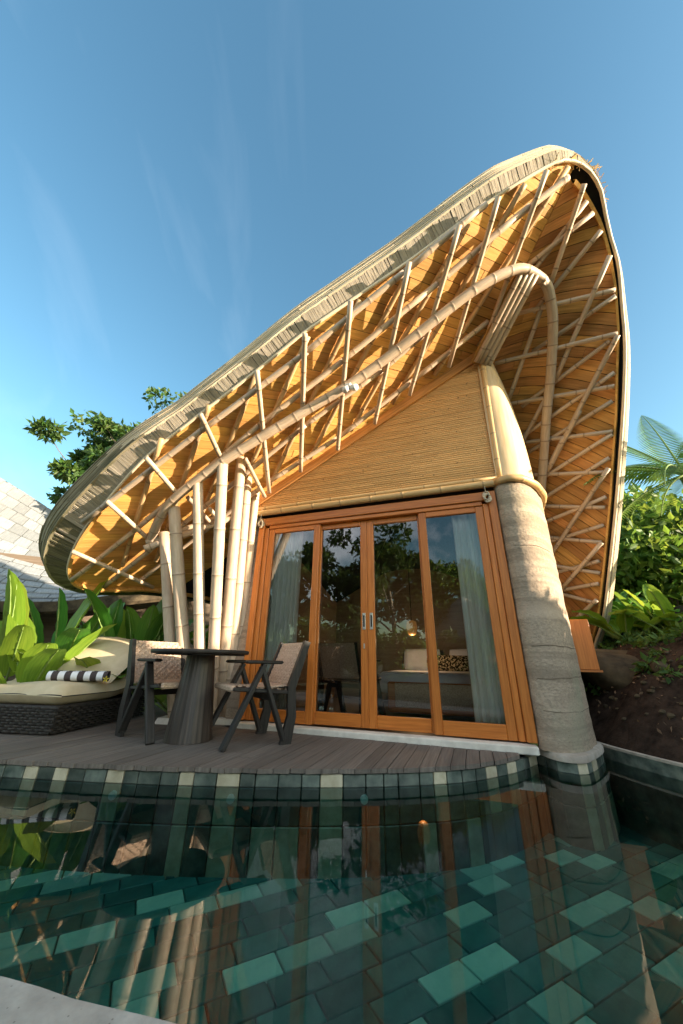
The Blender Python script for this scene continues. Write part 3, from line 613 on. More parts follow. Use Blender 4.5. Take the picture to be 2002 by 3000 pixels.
# golden edge board inside the right rim, and the curved edge board at the left tip
eo = MB(); ep = [SR(t_edge(r), r, .0) for r in np.linspace(.02, .93, 60)]; V_ = []
for k, r in enumerate(np.linspace(.02, .93, 60)):
    t_ = t_edge(r)
    for (dt_, of_) in ((-.0, .03), (.03, .03), (.03, -.10), (0, -.10)): V_.append(L(SR(t_ + dt_, r, of_)))
eo.add(V_, [(4*k + i, 4*k + 4 + i, 4*k + 4 + (i + 1) % 4, 4*k + (i + 1) % 4) for k in range(59) for i in range(4)]); eo.build('rim_board', M['plank'], villa)
tb_ = MB(); ii = [i for i in range(20, i_nose) if rim[i][0] < -3.6 and rim[i][1] < 1.2]; V_ = []
for i in ii:
    for (w_, n_) in ((-.03, .0), (-.03, -.05), (.0, -.05), (.0, .0)): V_.append(L(prof(i, w_, n_)))
tb_.add(V_, [(4*k + i, 4*k + 4 + i, 4*k + 4 + (i + 1) % 4, 4*k + (i + 1) % 4) for k in range(len(ii) - 1) for i in range(4)]); tb_.build('eave_board', M['plank'], villa)

# lattice poles, left slope: straight poles on three layers
lattice = empty('eave_lattice', (0, 0, 0), 0, villa)
def lp(p0, p1, off, r, name='lattice_pole', mat='bamboo', ext=0.0):
    A0 = left_hit(*p0, off); A1 = left_hit(*p1, off); d = U(A1 - A0); pole(name, [L(A0 - d*ext), L(A1 + d*ext)], r, M[mat], lattice, 8)
def PL(a_, s_, off): return np.array([a_, s_, ZL(a_, s_)]) - NL*off
for k in range(10):                                                     # diagonals against the boards
    a0 = -4.55 + k*.56; s0_ = .12; a1, s1 = a0 + 1.62, 1.37
    p0, p1 = PL(a0, s0_, .036), PL(a1, s1, .036)
    if k == 0: p0 = PL(a0 + .25, .35, .036)
    lim = RA[:2] + e2*0
    while ((p0[:2] - RA[:2]) @ q2) > -.06: p0 = p0 + np.array([-.05, 0, -.05*MS])
    while ((p1[:2] - RA[:2]) @ q2) > -.10 or p1[1] > 1.40 : p1 = p1 - (p1 - p0)*.04
    pole('lattice_pole', [L(p0), L(p1)], .028, M['bamboo_dark'], lattice, 8)
for pts in ([(243, 1531), (590, 1261)], [(590, 1262), (900, 1030)], [(880, 1045), (1183, 798)], [(1183, 798), (1425, 598)]): lp(*pts, .09, .031)
for pts in ([(210, 1700), (391, 1557)], [(391, 1557), (758, 1247)], [(758, 1247), (1005, 1056)], [(1005, 1056), (1281, 832)], [(1281, 832), (1551, 604)], [(1500, 648), (1665, 520)]): lp(*pts, .095, .031)
for pts in ([(304, 1720), (598, 1486)], [(598, 1486), (896, 1245)], [(896, 1245), (1120, 1085)], [(1120, 1085), (1260, 965)]): lp(*pts, .09, .029)
for pts in ([(406, 1705), (760, 1432)], [(787, 1412), (994, 1280)], [(994, 1280), (1212, 1113)], [(1212, 1113), (1430, 942)]): lp(*pts, .09, .030)
for p0, p1 in (((165, 1265), (352, 1348)), ((245, 1150), (348, 1243)), ((335, 1050), (410, 1137)), ((460, 950), (508, 1052)), ((590, 850), (618, 1130)), ((700, 765), (690, 1082)), ((805, 690), (775, 1032)), ((940, 600), (860, 972)), ((1055, 515), (940, 907)), ((1145, 450), (1030, 842)), ((1255, 390), (1118, 770))):
    lp((p0[0]*D, p0[1]*D), (p1[0]*D, p1[1]*D), .15, .027, 'strut')
for p0, p1 in (((563, 1052), (608, 1140)), ((480, 1165), (520, 1218)), ((430, 1140), (520, 1240))): lp((p0[0]*D, p0[1]*D), (p1[0]*D, p1[1]*D), .17, .025, 'strut')
# lattice poles, right slope (pixel pairs read off the photograph, placed on the slope)
def rp_(p0, p1, off, r, name='lattice_pole'):
    E = []
    for p in (p0, p1):
        h = right_hit(*p); E.append(SR(h[1], h[2], off) if h[3] else left_hit(*p, off))
    pole(name, [L(E[0]), L(E[1])], r, M['bamboo'], lattice, 8)
RP = [((1735, 627), (1517, 765)), ((1715, 592), (1560, 790)), ((1760, 678), (1560, 915)), ((1804, 851), (1499, 920)), ((1806, 868), (1560, 1030)), ((1812, 977), (1448, 1063)), ((1789, 1000), (1530, 1190)),
      ((1804, 1092), (1500, 1300)), ((1804, 1132), (1496, 1181)), ((1798, 1175), (1540, 1330)), ((1798, 1263), (1525, 1296)), ((1798, 1272), (1540, 1432)), ((1789, 1340), (1545, 1488)), ((1782, 1382), (1543, 1390)), ((1780, 1455), (1570, 1540)),
      ((1777, 1485), (1580, 1480)), ((1773, 1537), (1590, 1592)), ((1768, 1588), (1590, 1570)), ((1761, 1642), (1600, 1684)), ((1763, 1677), (1600, 1650)), ((1759, 1708), (1630, 1730)), ((1752, 1766), (1640, 1734)), ((1747, 1813), (1660, 1826)), ((1738, 1860), (1690, 1838))]
for p0, p1 in RP: rp_(p0, p1, .045, .026)
for p0, p1 in (((1786, 753), (1626, 1120)), ((1815, 983), (1660, 1280)), ((1705, 1200), (1611, 1378)), ((1791, 1368), (1610, 1640)), ((1773, 1584), (1646, 1730)), ((1759, 1752), (1680, 1824)), ((1585, 891), (1491, 1166)), ((1600, 1170), (1530, 1300)), ((1697, 544), (1603, 845)), ((1660, 1275), (1600, 1390))):
    rp_(p0, p1, .10, .027, 'strut')
# the great arch: bent bamboo carried by the column fan on the left
arch_px = [(345, 1247), (362, 1200), (400, 1145), (500, 1067), (600, 1003), (700, 943), (800, 884), (900, 812), (1000, 733), (1060, 686), (1110, 652), (1160, 626), (1205, 618)]
archL = [left_hit(x*D, y*D, .20) for x, y in arch_px]
archR = [right_hit(x*D, y*D)[1:3] for x, y in ((1240, 648), (1258, 690), (1267, 745), (1267, 850), (1260, 950), (1255, 1050), (1251, 1120), (1247, 1190), (1245, 1250))]
archR = [SR(t_, r_, .16) for t_, r_ in archR]
apts = smooth_line(archL + archR, 130); nA = 92
pole('arch_beam', [L(p) for p in apts], .054, M['bamboo'], villa, 12, .24)
# ridge beam: three poles and a board from the gable apex outwards
rb = empty('ridge_beam', (0, 0, 0), 0, villa); B0 = left_hit(1112*D, 826*D, .22); B1 = left_hit(1214*D, 628*D, .22); dd = U(B1 - B0); sd_ = U(np.cross(dd, (0, 0, 1)))
for k in (-1.5, -.5, .5, 1.5): pole('ridge_pole', [L(B0 - dd*.05 + sd_*.062*k), L(B1 + dd*.02 + sd_*.062*k)], .031, M['bamboo'], rb, 10)
b = MB(); beam(b, L(B0 - dd*.1 + np.array([0, 0, .045])), L(B1 + dd*.02 + np.array([0, 0, .045])), .26, .03); b.build('ridge_board', M['plank_dark'], rb)
# dry nest of straw caught on the nose
st = MB()
for k in range(150):
    c = prof(i_nose + 5 + random.randint(-2, 3), .28 + random.gauss(0, .06), .40 + random.gauss(0, .06)); d = U(rng.normal(size=3) + np.array([0, .3, .2])); ln = random.uniform(.03, .11); beam(st, L(c), L(c + d*ln), .006, .004)
for k in range(50):
    c = prof(i_nose - 3 + random.randint(-4, 4), -.02 + random.gauss(0, .015), .01); d = U(rng.normal(size=3)); beam(st, L(c), L(c + d*random.uniform(.03, .08)), .005, .003)
tag(st.build('straw_nest', M['straw'], villa), kind='stuff')

# column fan under the left end of the arch
tops = [left_hit(481, 1560, .20), left_hit(510, 1486, .20), left_hit(580, 1412, .20), left_hit(653, 1356, .20), ons(708, 1339, .62), ons(727, 1398, .34), ons(750, 1440, .12)]
bases = [(-3.16, .17), (-3.03, .10), (-2.90, .06), (-2.83, -.02), (-2.78, -.10), (-2.68, -.12), (-2.61, -.13)]
for tp, bs, r_ in zip(tops, bases, (.062, .072, .062, .064, .066, .060, .056)):
    pole('column', [L((bs[0], bs[1], .055)), L(tp)], r_, M['bamboo'], villa, 14, .52, .08)
b = MB(); ft = [(-3.30, .30), (-3.02, .24), (-2.7, .05), (-2.5, .02), (-2.48, -.26), (-2.75, -.32), (-3.2, -.1), (-3.36, .1)]
b.add([L((x, y, .0)) for x, y in ft] + [L((x*.985 - .04, y*.9, .055)) for x, y in ft], [tuple(range(7, -1, -1))[::-1], tuple(range(8, 16))] + [(i, (i + 1) % 8, 8 + (i + 1) % 8, 8 + i) for i in range(8)])
b.build('column_footing', M['sill'], villa)
# double tie poles from the arch end back to the wall
for dz, ds in ((0, 0), (-.07, .03)):
    t0_, t1_ = ons(440, 1590 + dz*-260, .62), ons(690, 1500 + dz*-260, .05)
    pole('tie_pole', [L(t0_ + np.array([-.06, ds, 0])), L(t1_ + np.array([0, ds, 0]))], .042, M['bamboo'], villa, 10)

# facade: rammed earth, gable of bamboo slats, teak door wall
ZT = 2.43
gable = MB(); gable.add([L(p) for p in ((-2.6, -.03, ZT), (.52, -.03, ZT), (.52, -.03, ZL(.52, 0)), (-2.6, -.03, ZL(-2.6, 0) + .05), (-2.6, -.12, ZT), (.52, -.12, ZT), (.52, -.12, ZL(.52, 0)), (-2.6, -.12, ZL(-2.6, 0) + .05))], [(0, 1, 2, 3), (7, 6, 5, 4), (0, 4, 5, 1), (3, 2, 6, 7), (0, 3, 7, 4), (1, 5, 6, 2)])
gw = gable.build('gable_wall', M['backing'], villa)
z = ZT + .055; hs = .027; nslat = 0
while z < 4.30:
    aL_ = max(-2.56, (z + .03 - Z00)/MS + .01); aR_ = .515
    if aL_ < aR_ - .03:
        cuts = [aL_]; x = aL_ + random.uniform(.8, 2.0)
        while x < aR_ - .3: cuts.append(x); x += random.uniform(1.0, 2.2)
        cuts.append(aR_)
        for ci in range(len(cuts) - 1):
            b = MB(); x0, x1 = cuts[ci] + .0015, cuts[ci + 1] - .0015; h = hs*.485; dp = random.uniform(-.002, .002); V_ = []; uv = []
            nn = max(2, int((x1 - x0)/.25))
            for k in range(nn + 1):
                xx = x0 + (x1 - x0)*k/nn
                for (yy, zz) in ((-.03, -h), (.005 + dp, -h*.85), (.010 + dp, 0), (.005 + dp, h*.85), (-.03, h)): V_.append(L((xx, yy, z + zz))); uv.append((xx, zz))
            b.add(V_, [(5*k + i, 5*k + 5 + i, 5*k + 6 + i, 5*k + 1 + i) for k in range(nn) for i in range(4)] + [(4, 3, 2, 1, 0), tuple(5*nn + i for i in range(5))], uv)
            b.build('slat', M['slat'], gw); nslat += 1
    z += hs
b = MB(); beam(b, L((-2.60, .02, ZL(-2.60, 0) - .05)), L((.56, .02, ZL(.56, 0) - .05)), .05, .12, L((0, 0, 1))); b.build('gable_board', M['plank_dark'], villa)
pole('corner_pole', [L((.50, .025, ZT + .04)), L((.535, .02, 4.24))], .035, M['trim'], villa, 10)
# rounded end wall: rammed earth pier below, bamboo skin above
PIER = smooth_line([(.425, -.02), (.45, .055), (.50, .088), (.58, .095), (.67, .062), (.76, -.03), (.84, -.17), (.90, -.32), (.955, -.47), (.985, -.75), (.985, -1.3), (.95, -2.0)], 54)
pc = MB(); zs = np.linspace(.02, ZT - .01, 42); V_ = []
for z in zs:
    for k, p in enumerate(PIER):
        wob = .0016*math.sin(z*19 + 1.3*math.sin(k*.15)) + .002*math.sin(z*61 + k*.11) + rng.normal()*.0016
        q = PIER[min(k + 1, len(PIER) - 1)] - PIER[max(k - 1, 0)]; n_ = U((-q[1], q[0])); V_.append(L((p[0] + n_[0]*wob, p[1] + n_[1]*wob, z)))
npp = len(PIER); pc.add(V_, [(j*npp + i, j*npp + i + 1, j*npp + npp + i + 1, j*npp + npp + i) for j in range(len(zs) - 1) for i in range(npp - 1)])
pier = pc.build('rammed_earth_pier', M['earth'], villa, True)
for zc, nm in ((.30, 0), (.55, 0), (.80, 0), (1.72, 0)):     # cold joints between the rammed lifts
    b = MB(); tube(b, [L((p[0]*1.0, p[1] + .002, zc + .006*math.sin(k*.23 + zc*9) + .003*math.sin(k*1.1 + zc*5))) for k, p in enumerate(PIER[3:-8])], .0028, 5); b.build('lift_joint', M['joint'], pier, True)
b = MB(); vj = [(p[0], p[1]) for p in PIER]; j0 = 30; tube(b, [L((PIER[j0][0] + .004, PIER[j0][1] + .004, z)) for z in np.linspace(.03, 2.1, 24)], .0025, 5); b.build('lift_joint', M['joint'], pier, True)
ew = MB(); V_ = []; rows_ = 30; zs = np.linspace(ZT + .03, 4.36, rows_)
base = PIER[2:]
for z in zs:
    f = (z - ZT)/(4.36 - ZT); lean = 1 - .06 - .50*f**2.4
    for p in base: V_.append(L((.50 + (p[0] - .50)*lean, (p[1]*.6 if p[1] > 0 else p[1])*(1 - .45*f**2) - .005, z)))
nb = len(base); ew.add(V_, [(j*nb + i, j*nb + i + 1, j*nb + nb + i + 1, j*nb + nb + i) for j in range(rows_ - 1) for i in range(nb - 1)], [(i*.02, j*.05) for j in range(rows_) for i in range(nb)])
ew.build('end_wall_skin', M['skin'], villa, True)
# fat bamboo rail over the doors, bent round the pier
rail = [(-2.62, .035, ZT + .01), (-1.6, .04, ZT + .01), (.30, .045, ZT + .01)] + [(p[0] + .02*(i > 3), p[1] + .03, ZT + .01) for i, p in enumerate(PIER[1:34:3])]
pole('door_rail', [L(p) for p in smooth_line(rail, 70)], .040, M['trim'], villa, 10, .42)
pole('door_rail', [L((-2.6, .03, ZT + .078)), L((.47, .03, ZT + .078))], .026, M['trim'], villa, 8, .5)
# left return wall of rammed earth, back wall, interior floor
b = MB(); b.add([L(p) for p in ((-2.62, .0, .0), (-2.47, .0, .0), (-2.47, .0, ZT), (-2.62, .0, ZT), (-2.62, -3.1, .0), (-2.47, -3.1, .0), (-2.47, -3.1, 1.72), (-2.62, -3.1, 1.62))], [(0, 1, 2, 3), (7, 6, 5, 4), (0, 3, 7, 4), (1, 5, 6, 2), (3, 2, 6, 7)]); b.build('side_wall', M['earth'], villa)
b = MB(); b.add([L(p) for p in ((-2.62, -3.05, 0), (1.0, -3.05, 0), (1.0, -3.05, 3.4), (-.5, -3.05, 2.8), (-2.62, -3.05, 1.65))], [(0, 1, 2, 3, 4)]); b.build('back_wall', M['indoor'], villa)
b = MB(); box(b, L((-1.04, -1.62, .0)), (2.84, 3.2, .06)); b.build('interior_floor', M['floorin'], villa)
b = MB(); box(b, L((-1.02, .05, .016)), (2.87, .13, .06), None, .008); b.build('door_sill', M['sill'], villa)
df = empty('door_frame', (0, 0, 0), 0, villa)
def stick(name, x0, x1, z0, z1, s0_, s1_, mat='teak', parent=None, bev=.006):
    b = MB(); box(b, L(((x0 + x1)/2, (s0_ + s1_)/2, (z0 + z1)/2)), (x1 - x0, s1_ - s0_, z1 - z0), None, bev); return b.build(name, M[mat], parent)
ZB = .058; ZH = 2.36
stick('jamb', -2.45, -2.37, ZB, ZH, -.14, .035, parent=df); stick('jamb', -2.368, -2.31, ZB, ZH - .13, -.14, .012, parent=df)
stick('jamb', .345, .425, ZB, ZH, -.14, .035, parent=df); stick('jamb', .285, .343, ZB, ZH - .13, -.14, .012, parent=df)
stick('header', -2.368, .343, ZH - .10, ZH, -.14, .033, parent=df); stick('header', -2.308, .283, ZH - .148, ZH - .102, -.14, .014, parent=df)
def door(x0, x1, s0_, label=None, sw=.078):
    d = empty('glass_door', L((x0, s0_, 0)), 0, villa)
    zt = ZH - .152
    def st_(nm, a0, a1, z0, z1): 
        b = MB(); box(b, ((a0 + a1)/2 - x0, 0, (z0 + z1)/2), (a1 - a0, .042, z1 - z0), None, .005); return b.build(nm, M['teak'], d)
    st_('stile', x0, x0 + sw, ZB, zt); st_('stile', x1 - sw, x1, ZB, zt); st_('rail', x0 + sw + .001, x1 - sw - .001, zt - .06, zt); st_('rail', x0 + sw + .001, x1 - sw - .001, ZB, ZB + .115)
    b = MB(); b.add([(sw - .01, 0, ZB + .10), (x1 - x0 - sw + .01, 0, ZB + .10), (x1 - x0 - sw + .01, 0, zt - .05), (sw - .01, 0, zt - .05)], [(0, 1, 2, 3)]); b.build('glass_pane', M['glass'], d)
    return d
d1 = door(-2.308, -1.60, -.02); d2 = door(-1.665, -1.019, -.068); d3 = door(-1.017, -.345, -.068); d4 = door(-.40, .283, -.02)
for d_, x in ((d2, -1.019 + 1.665 - .040), (d3, .040)):
    b = MB(); box(b, (x, -.023, 1.05), (.034, .006, .17), None, .002); h = b.build('handle', M['steel'], d_)
    b = MB(); box(b, (x, -.0275, 1.05), (.016, .003, .12)); b.build('handle_recess', M['blackwood'], h)
b = MB(); box(b, (-1.019 + 1.665 - .040, -.023, .80), (.014, .006, .05), None, .002); b.build('key_plate', M['steel'], d2)
for x in (-2.42, .33):                                                  # knotted rope lamps at the upper corners of the door wall
    b = MB()
    for k in range(5): tube(b, [L((x + .03*math.cos(t) + .004*k, .055 + .014*math.sin(t*2 + k), ZT - .13 + .045*math.sin(t) - .008*k)) for t in np.linspace(0, 6.28, 14)], .009, 6)
    tube(b, [L((x, .055, ZT + .05)), L((x, .06, ZT - .08))], .005, 5); b.build('rope_knot', M['rope'], villa, True)
# twin spotlight on the arch
sp_p = left_hit(800*D, 890*D, .30); spot = empty('spotlight', L(sp_p), 0, villa)
b = MB(); box(b, (0, 0, .02), (.07, .07, .05), None, .008); b.build('spotlight_base', M['white'], spot)
for d in ((.08, -.04, -.05), (-.01, -.09, -.10)):
    b = MB(); v = U(d); tube(b, [(0, 0, 0), v*.05, v*.052, v*.13], [.012, .012, .032, .036], 12); b.build('spotlight_head', M['white'], spot, True)
# teak window box on the right return wall
wb = empty('window_box', L((1.0, -1.05, .86)), 0, villa); b = MB(); box(b, (.10, 0, 0), (.24, .40, .50), None, .004); b.build('window_box_frame', M['teak'], wb)
b = MB(); box(b, (.115, -.19, -.262), (.255, .03, .02)); b.build('window_box_sill', M['teak'], wb)
# stone plinth and pale ledge under the pier
PW_ = MB(); cpt = np.array([2.0, 3.9])
V_ = []
for p in PLINTH:
    d = U(cpt - p); V_ += [L(asz(tuple(q_) + (z_,))) for q_, z_ in ((p - d*.012, -.03), (p - d*.012, .008), (p, .018), (p + d*.16, .022))]
PW_.add(V_, [(4*i + k, 4*i + 4 + k, 4*i + 5 + k, 4*i + 1 + k) for i in range(len(PLINTH) - 1) for k in range(3)])
PW_.build('pier_ledge', M['coping'], villa, True)

# ------------------------------------------------------------------ furniture on the deck
# round table: charcoal cone base under a round rimmed top
tb = empty('round_table', (-1.30, 3.585, 0)); tag(tb, 'round black wooden table with tapered cone base between the two chairs', 'table')
b = MB(); tube(b, [(0, 0, .695), (0, 0, .680), (0, 0, .692), (0, 0, .712), (0, 0, .724), (0, 0, .728)], [.375, .41, .430, .437, .432, .41], 56); b.build('table_top', M['blackwood'], tb, True)
b = MB(); tube(b, [(0, 0, .684), (0, 0, .70)], [.38, .38], 40); b.build('top_underside', M['ebony'], tb)
b = MB(); NB = 28
prev = None; V_ = []; uv = []; hz = np.linspace(.0, .69, 12)
for z in hz:
    f = z/.70; r_ = .200*(1 - f) + .122*f
    for k in range(NB): t = 2*math.pi*k/NB; rr = r_*(1 + (.006 if k % 2 else -.006)); V_.append((rr*math.cos(t), rr*math.sin(t), z + .001)); uv.append((z, k*.05))
b.add(V_, [(j*NB + i, j*NB + (i + 1) % NB, j*NB + NB + (i + 1) % NB, j*NB + NB + i) for j in range(11) for i in range(NB)] + [tuple(range(NB - 1, -1, -1))], uv); b.build('table_base', M['ebony'], tb)

def woven(name, mat, w_, h_, parent, frame, nx_=13, ny_=16, th=.006, amp=.004):
    """woven panel: strips over and under one another; frame maps (u, v, n) to the parent's space"""
    mb = MB()
    for k in range(nx_):
        u0 = -w_/2 + w_*k/nx_ + .0015; u1 = u0 + w_/nx_ - .003; V_ = []; n_ = ny_*2
        for j in range(n_ + 1):
            v_ = h_*j/n_; o_ = amp*(1 if ((j//2) + k) % 2 else -1)
            for uu in (u0, u1): V_.append(frame(uu, v_, o_)); 
        mb.add(V_, [(2*j, 2*j + 1, 2*j + 3, 2*j + 2) for j in range(n_)])
    for j in range(ny_):
        v0 = h_*j/ny_ + .0015; v1 = v0 + h_/ny_ - .003; V_ = []; n_ = nx_*2
        for k in range(n_ + 1):
            uu = -w_/2 + w_*k/n_; o_ = amp*(-1 if (j + k//2) % 2 else 1)*.9
            for vv in (v0, v1): V_.append(frame(uu, vv, o_))
        mb.add(V_, [(2*k, 2*k + 2, 2*k + 3, 2*k + 1) for k in range(n_)])
    return mb.build(name, mat, parent)
def chair(loc, yaw, label, cat='chair', group=None):
    """lounge chair; forward is local +x"""
    c = empty('armchair', loc, yaw); tag(c, label, cat, group)
    Wd = .27
    for sgn in (-1, 1):
        y = sgn*Wd
        b = MB(); beam(b, (.33, y, .0), (.045, y, .615), .036, .072, (0, 1, 0), .006); b.build('front_leg', M['blackwood'], c)
        b = MB(); beam(b, (.07, y, .60), (-.185, y, .03), .035, .068, (0, 1, 0), .006); b.build('brace_leg', M['blackwood'], c)
        b = MB(); V_ = [(-.15, .0), (-.25, .0), (-.285, .20), (-.265, .42), (-.395, .81), (-.335, .825), (-.19, .44), (-.205, .21)]
        b.add([(x, y - .018, z) for x, z in V_] + [(x, y + .018, z) for x, z in V_], [tuple(range(8)), tuple(range(15, 7, -1))] + [(i, 8 + i, 8 + (i + 1) % 8, (i + 1) % 8) for i in range(8)], [(z, x) for x, z in V_]*2); b.build('rear_post', M['blackwood'], c)
        b = MB(); box(b, (.045, y, .632), (.34, .075, .028), None, .010); b.build('armrest', M['blackwood'], c)
        b = MB(); beam(b, (.29, y*.93, .425), (-.25, y*.93, .385), .03, .055, (0, 1, 0), .006); b.build('seat_rail', M['blackwood'], c)
    b = MB(); beam(b, (.285, -.25, .425), (.285, .25, .425), .05, .05, (0, 0, 1), .014); b.build('front_rail', M['weave'], c)
    b = MB(); beam(b, (-.05, -.25, .35), (-.05, .25, .35), .03, .05, (0, 0, 1), .006); b.build('cross_rail', M['blackwood'], c)
    woven('seat', M['weave'], .46, .50, c, lambda u, v, o: (.28 - v, u, .447 - v*.075 + o), 14, 14)
    woven('backrest', M['weave'], .49, .405, c, lambda u, v, o: (-.205 - v*.355 + o, u, .43 + v*.935), 15, 15)
    b = MB(); box(b, (-.29, 0, .625), (.012, .485, .395), np.array([[.935, 0, -.355], [0, 1, 0], [.355, 0, .935]])); b.build('backrest_core', M['weave'], c)
    b = MB(); box(b, (.04, 0, .425), (.48, .455, .012), np.array([[1, 0, .075], [0, 1, 0], [-.075, 0, 1]])); b.build('seat_core', M['weave'], c)
    return c
chair((-.76, 3.60, 0), math.radians(213), 'woven back armchair on the right of the table, in front of the glass doors')
chair((-1.64, 3.80, 0), math.radians(-36), 'woven back armchair behind the table, next to the cushioned daybed')
ci = wor(-1.42, -.72, .032); chair(ci, math.radians(60), 'armchair with woven back placed inside the room behind the glass door')  # chair set indoors in place of the chair image in the glass

# daybed: dark wicker box, khaki mattress with a raised head, rolled towel
db = empty('daybed', (-2.54, 3.63, 0), math.radians(-8)); tag(db, 'low daybed with dark wicker base and khaki cushions beside the broad leaved plants', 'daybed')
DW, DL, DH = 1.25, 1.25, .235
b = MB(); box(b, (-DW/2, DL/2, DH/2), (DW - .03, DL - .03, DH - .01), None, .02); b.build('wicker_core', M['wicker'], db)
wv = MB()
for (o_, d_, ln, nn) in (((-DW, 0, 0), (1, 0, 0), DW, (0, -1, 0)), ((0, 0, 0), (0, 1, 0), DL, (1, 0, 0))):
    o_, d_, nn = map(np.array, (o_, d_, nn)); nrow = 10; nst = int(ln/.045)
    for r in range(nrow):
        z0 = .012 + (DH - .02)*r/nrow; z1 = z0 + (DH - .02)/nrow*.88; V_ = []
        for k in range(nst*2 + 1):
            of = .014 if ((k//2) + r) % 2 else -.002
            for zz, ex in ((z0, 0), ((z0 + z1)/2, .004), (z1, 0)): V_.append(o_ + d_*(ln*k/(nst*2)) + nn*(of + ex) + np.array([0, 0, zz]))
        wv.add(V_, [(3*k + i, 3*k + 3 + i, 3*k + 4 + i, 3*k + 1 + i) for k in range(nst*2) for i in range(2)])
wv.build('wicker_weave', M['wicker'], db, True)
def cushion(name, w_, l_, hfun, zfun, mat, parent, nx_=22, ny_=26, loc=(0, 0, 0)):
    mb = MB(); V_ = []; uv = []
    for side in (1, 0):
        for j in range(ny_ + 1):
            for i in range(nx_ + 1):
                x = i/nx_; y = j/ny_; ed = min(x, 1 - x)*w_; ey = min(y, 1 - y)*l_; k = min(1, ed/.10)*min(1, ey/.10); k = k**.45 if k > 0 else 0
                zb = zfun(x, y); th = hfun(x, y)
                V_.append((-w_*x, l_*y, zb + (th*(.45 + .55*k) if side else th*(.45 - .45*k)))); uv.append((x, y))
    n0 = (nx_ + 1)*(ny_ + 1); F_ = []
    for j in range(ny_):
        for i in range(nx_): q = j*(nx_ + 1) + i; F_ += [(q, q + nx_ + 1, q + nx_ + 2, q + 1), (n0 + q, n0 + q + 1, n0 + q + nx_ + 2, n0 + q + nx_ + 1)]
    mb.add(V_, F_, uv); o = mb.build(name, mat, parent, True); o.location = loc; return o
def headz(x, y): t = max(0, (y - .55)/.45); return DH + .10*t**1.2
cs = cushion('mattress', DW - .01, DL - .02, lambda x, y: .175 + .02*math.sin(x*5 + y*3) + .012*math.sin(y*17)*math.sin(x*9), lambda x, y: headz(x, y) - .01, M['cushion'], db, 30, 34, (-.005, .01, 0))
b = MB(); pts = []
for k in range(41): x = k/40; pts.append((-.0 - (DW - .01)*x - .005, .006, DH + .082 + .004*math.sin(x*20)))
tube(b, pts, .005, 5); pts = [(-.002, .01 + (DL - .02)*k/40, headz(0, k/40) - .01 + .083) for k in range(41)]; tube(b, pts, .005, 5); b.build('piping', M['blackwood'], cs, True)
def puff(x, y): return .20*(math.sin(math.pi*min(max(x, .02), .98))**.35)*(math.sin(math.pi*min(max(y, .02), .98))**.5) + .012*math.sin(x*11 + 2)*math.sin(y*9)
bc = cushion('back_cushion', DW - .03, .66, puff, lambda x, y: DH + .145 + .46*max(0, y - .02)**1.05, M['cushion'], db, 30, 22, (-.015, .60, 0))
tw = empty('rolled_towel', (-2.66, 3.98, DH + .178), math.radians(14)); tag(tw, 'rolled towel with dark and white stripes lying on the daybed', 'towel')
for dx, dz, r_ in ((0, .058, .062),):
    b = MB(); n_ = 40; V_ = []; uv = []; prof_ = []
    for k in range(n_): t = k/n_*6.283*2.2; rad = r_*(.35 + .65*k/n_); prof_.append((rad*math.cos(t), rad*math.sin(t)*.92))
    for j in range(13):
        x = -.27 + .54*j/12
        for (yy, zz) in prof_: V_.append((x, yy, zz + dz)); uv.append((x, 0))
    b.add(V_, [(j*n_ + k, j*n_ + k + 1, j*n_ + n_ + k + 1, j*n_ + n_ + k) for j in range(12) for k in range(n_ - 1)], uv); b.build('towel_roll', M['towel'], tw, True)
b = MB(); n_ = 22; V_ = []; uv = []
for j in range(13):
    x = -.25 + .50*j/12
    for k in range(n_): t = 6.283*k/n_; V_.append((x, .085 + .045*math.cos(t), .05 + .05*math.sin(t))); uv.append((x + .03, 0))
b.add(V_, [(j*n_ + k, j*n_ + (k + 1) % n_, j*n_ + n_ + (k + 1) % n_, j*n_ + n_ + k) for j in range(12) for k in range(n_)] + [tuple(range(n_)), tuple(range(12*n_ + n_ - 1, 12*n_ - 1, -1))], uv); b.build('towel_fold', M['towel'], tw, True)
fl = MB()
for k in range(5): t = k*1.256; fl.add([(.27, -.05, .02), (.27 + .02*math.cos(t), -.06 + .012*math.sin(t), .03 + .02*math.sin(t)), (.275 + .035*math.cos(t + .3), -.065, .03 + .035*math.sin(t + .3)), (.27 + .02*math.cos(t + .6), -.06, .03 + .02*math.sin(t + .6))], [(0, 1, 2, 3)])
fm = pmat('yellow_petal', (.6, .42, .03), (.75, .6, .08), nscale=4, rough=.6, bump=0, island=.1); fo = fl.build('flower', fm); fo.matrix_world = tw.matrix_basis.copy(); tag(fo, 'small yellow flower tucked beside the rolled towel', 'flower')

# ------------------------------------------------------------------ inside the room
def curtain(a0, a1, label):
    mb = MB(); V_ = []; n_ = 70
    for j in range(9):
        z = .075 + (2.22 - .075)*j/8
        for k in range(n_ + 1):
            x = a0 + (a1 - a0)*k/n_; ph = k/n_*2*math.pi*((a1 - a0)/.062); V_.append(wor(x + .006*math.sin(ph*2 + 1), -.115 + (.022 + .006*math.sin(k*.7))*math.sin(ph + .15*math.sin(j)), z))
    mb.add(V_, [(j*(n_ + 1) + k, j*(n_ + 1) + k + 1, (j + 1)*(n_ + 1) + k + 1, (j + 1)*(n_ + 1) + k) for j in range(8) for k in range(n_)]); o = mb.build('curtain', M['curtain'], None, True)
    md = o.modifiers.new('thickness', 'SOLIDIFY'); md.thickness = .004
    return tag(o, label, 'curtain', 'curtains behind the glass doors')
curtain(-2.30, -1.88, 'pale linen curtain gathered behind the leftmost glass door'); curtain(-.05, .30, 'pale linen curtain gathered behind the rightmost glass door')
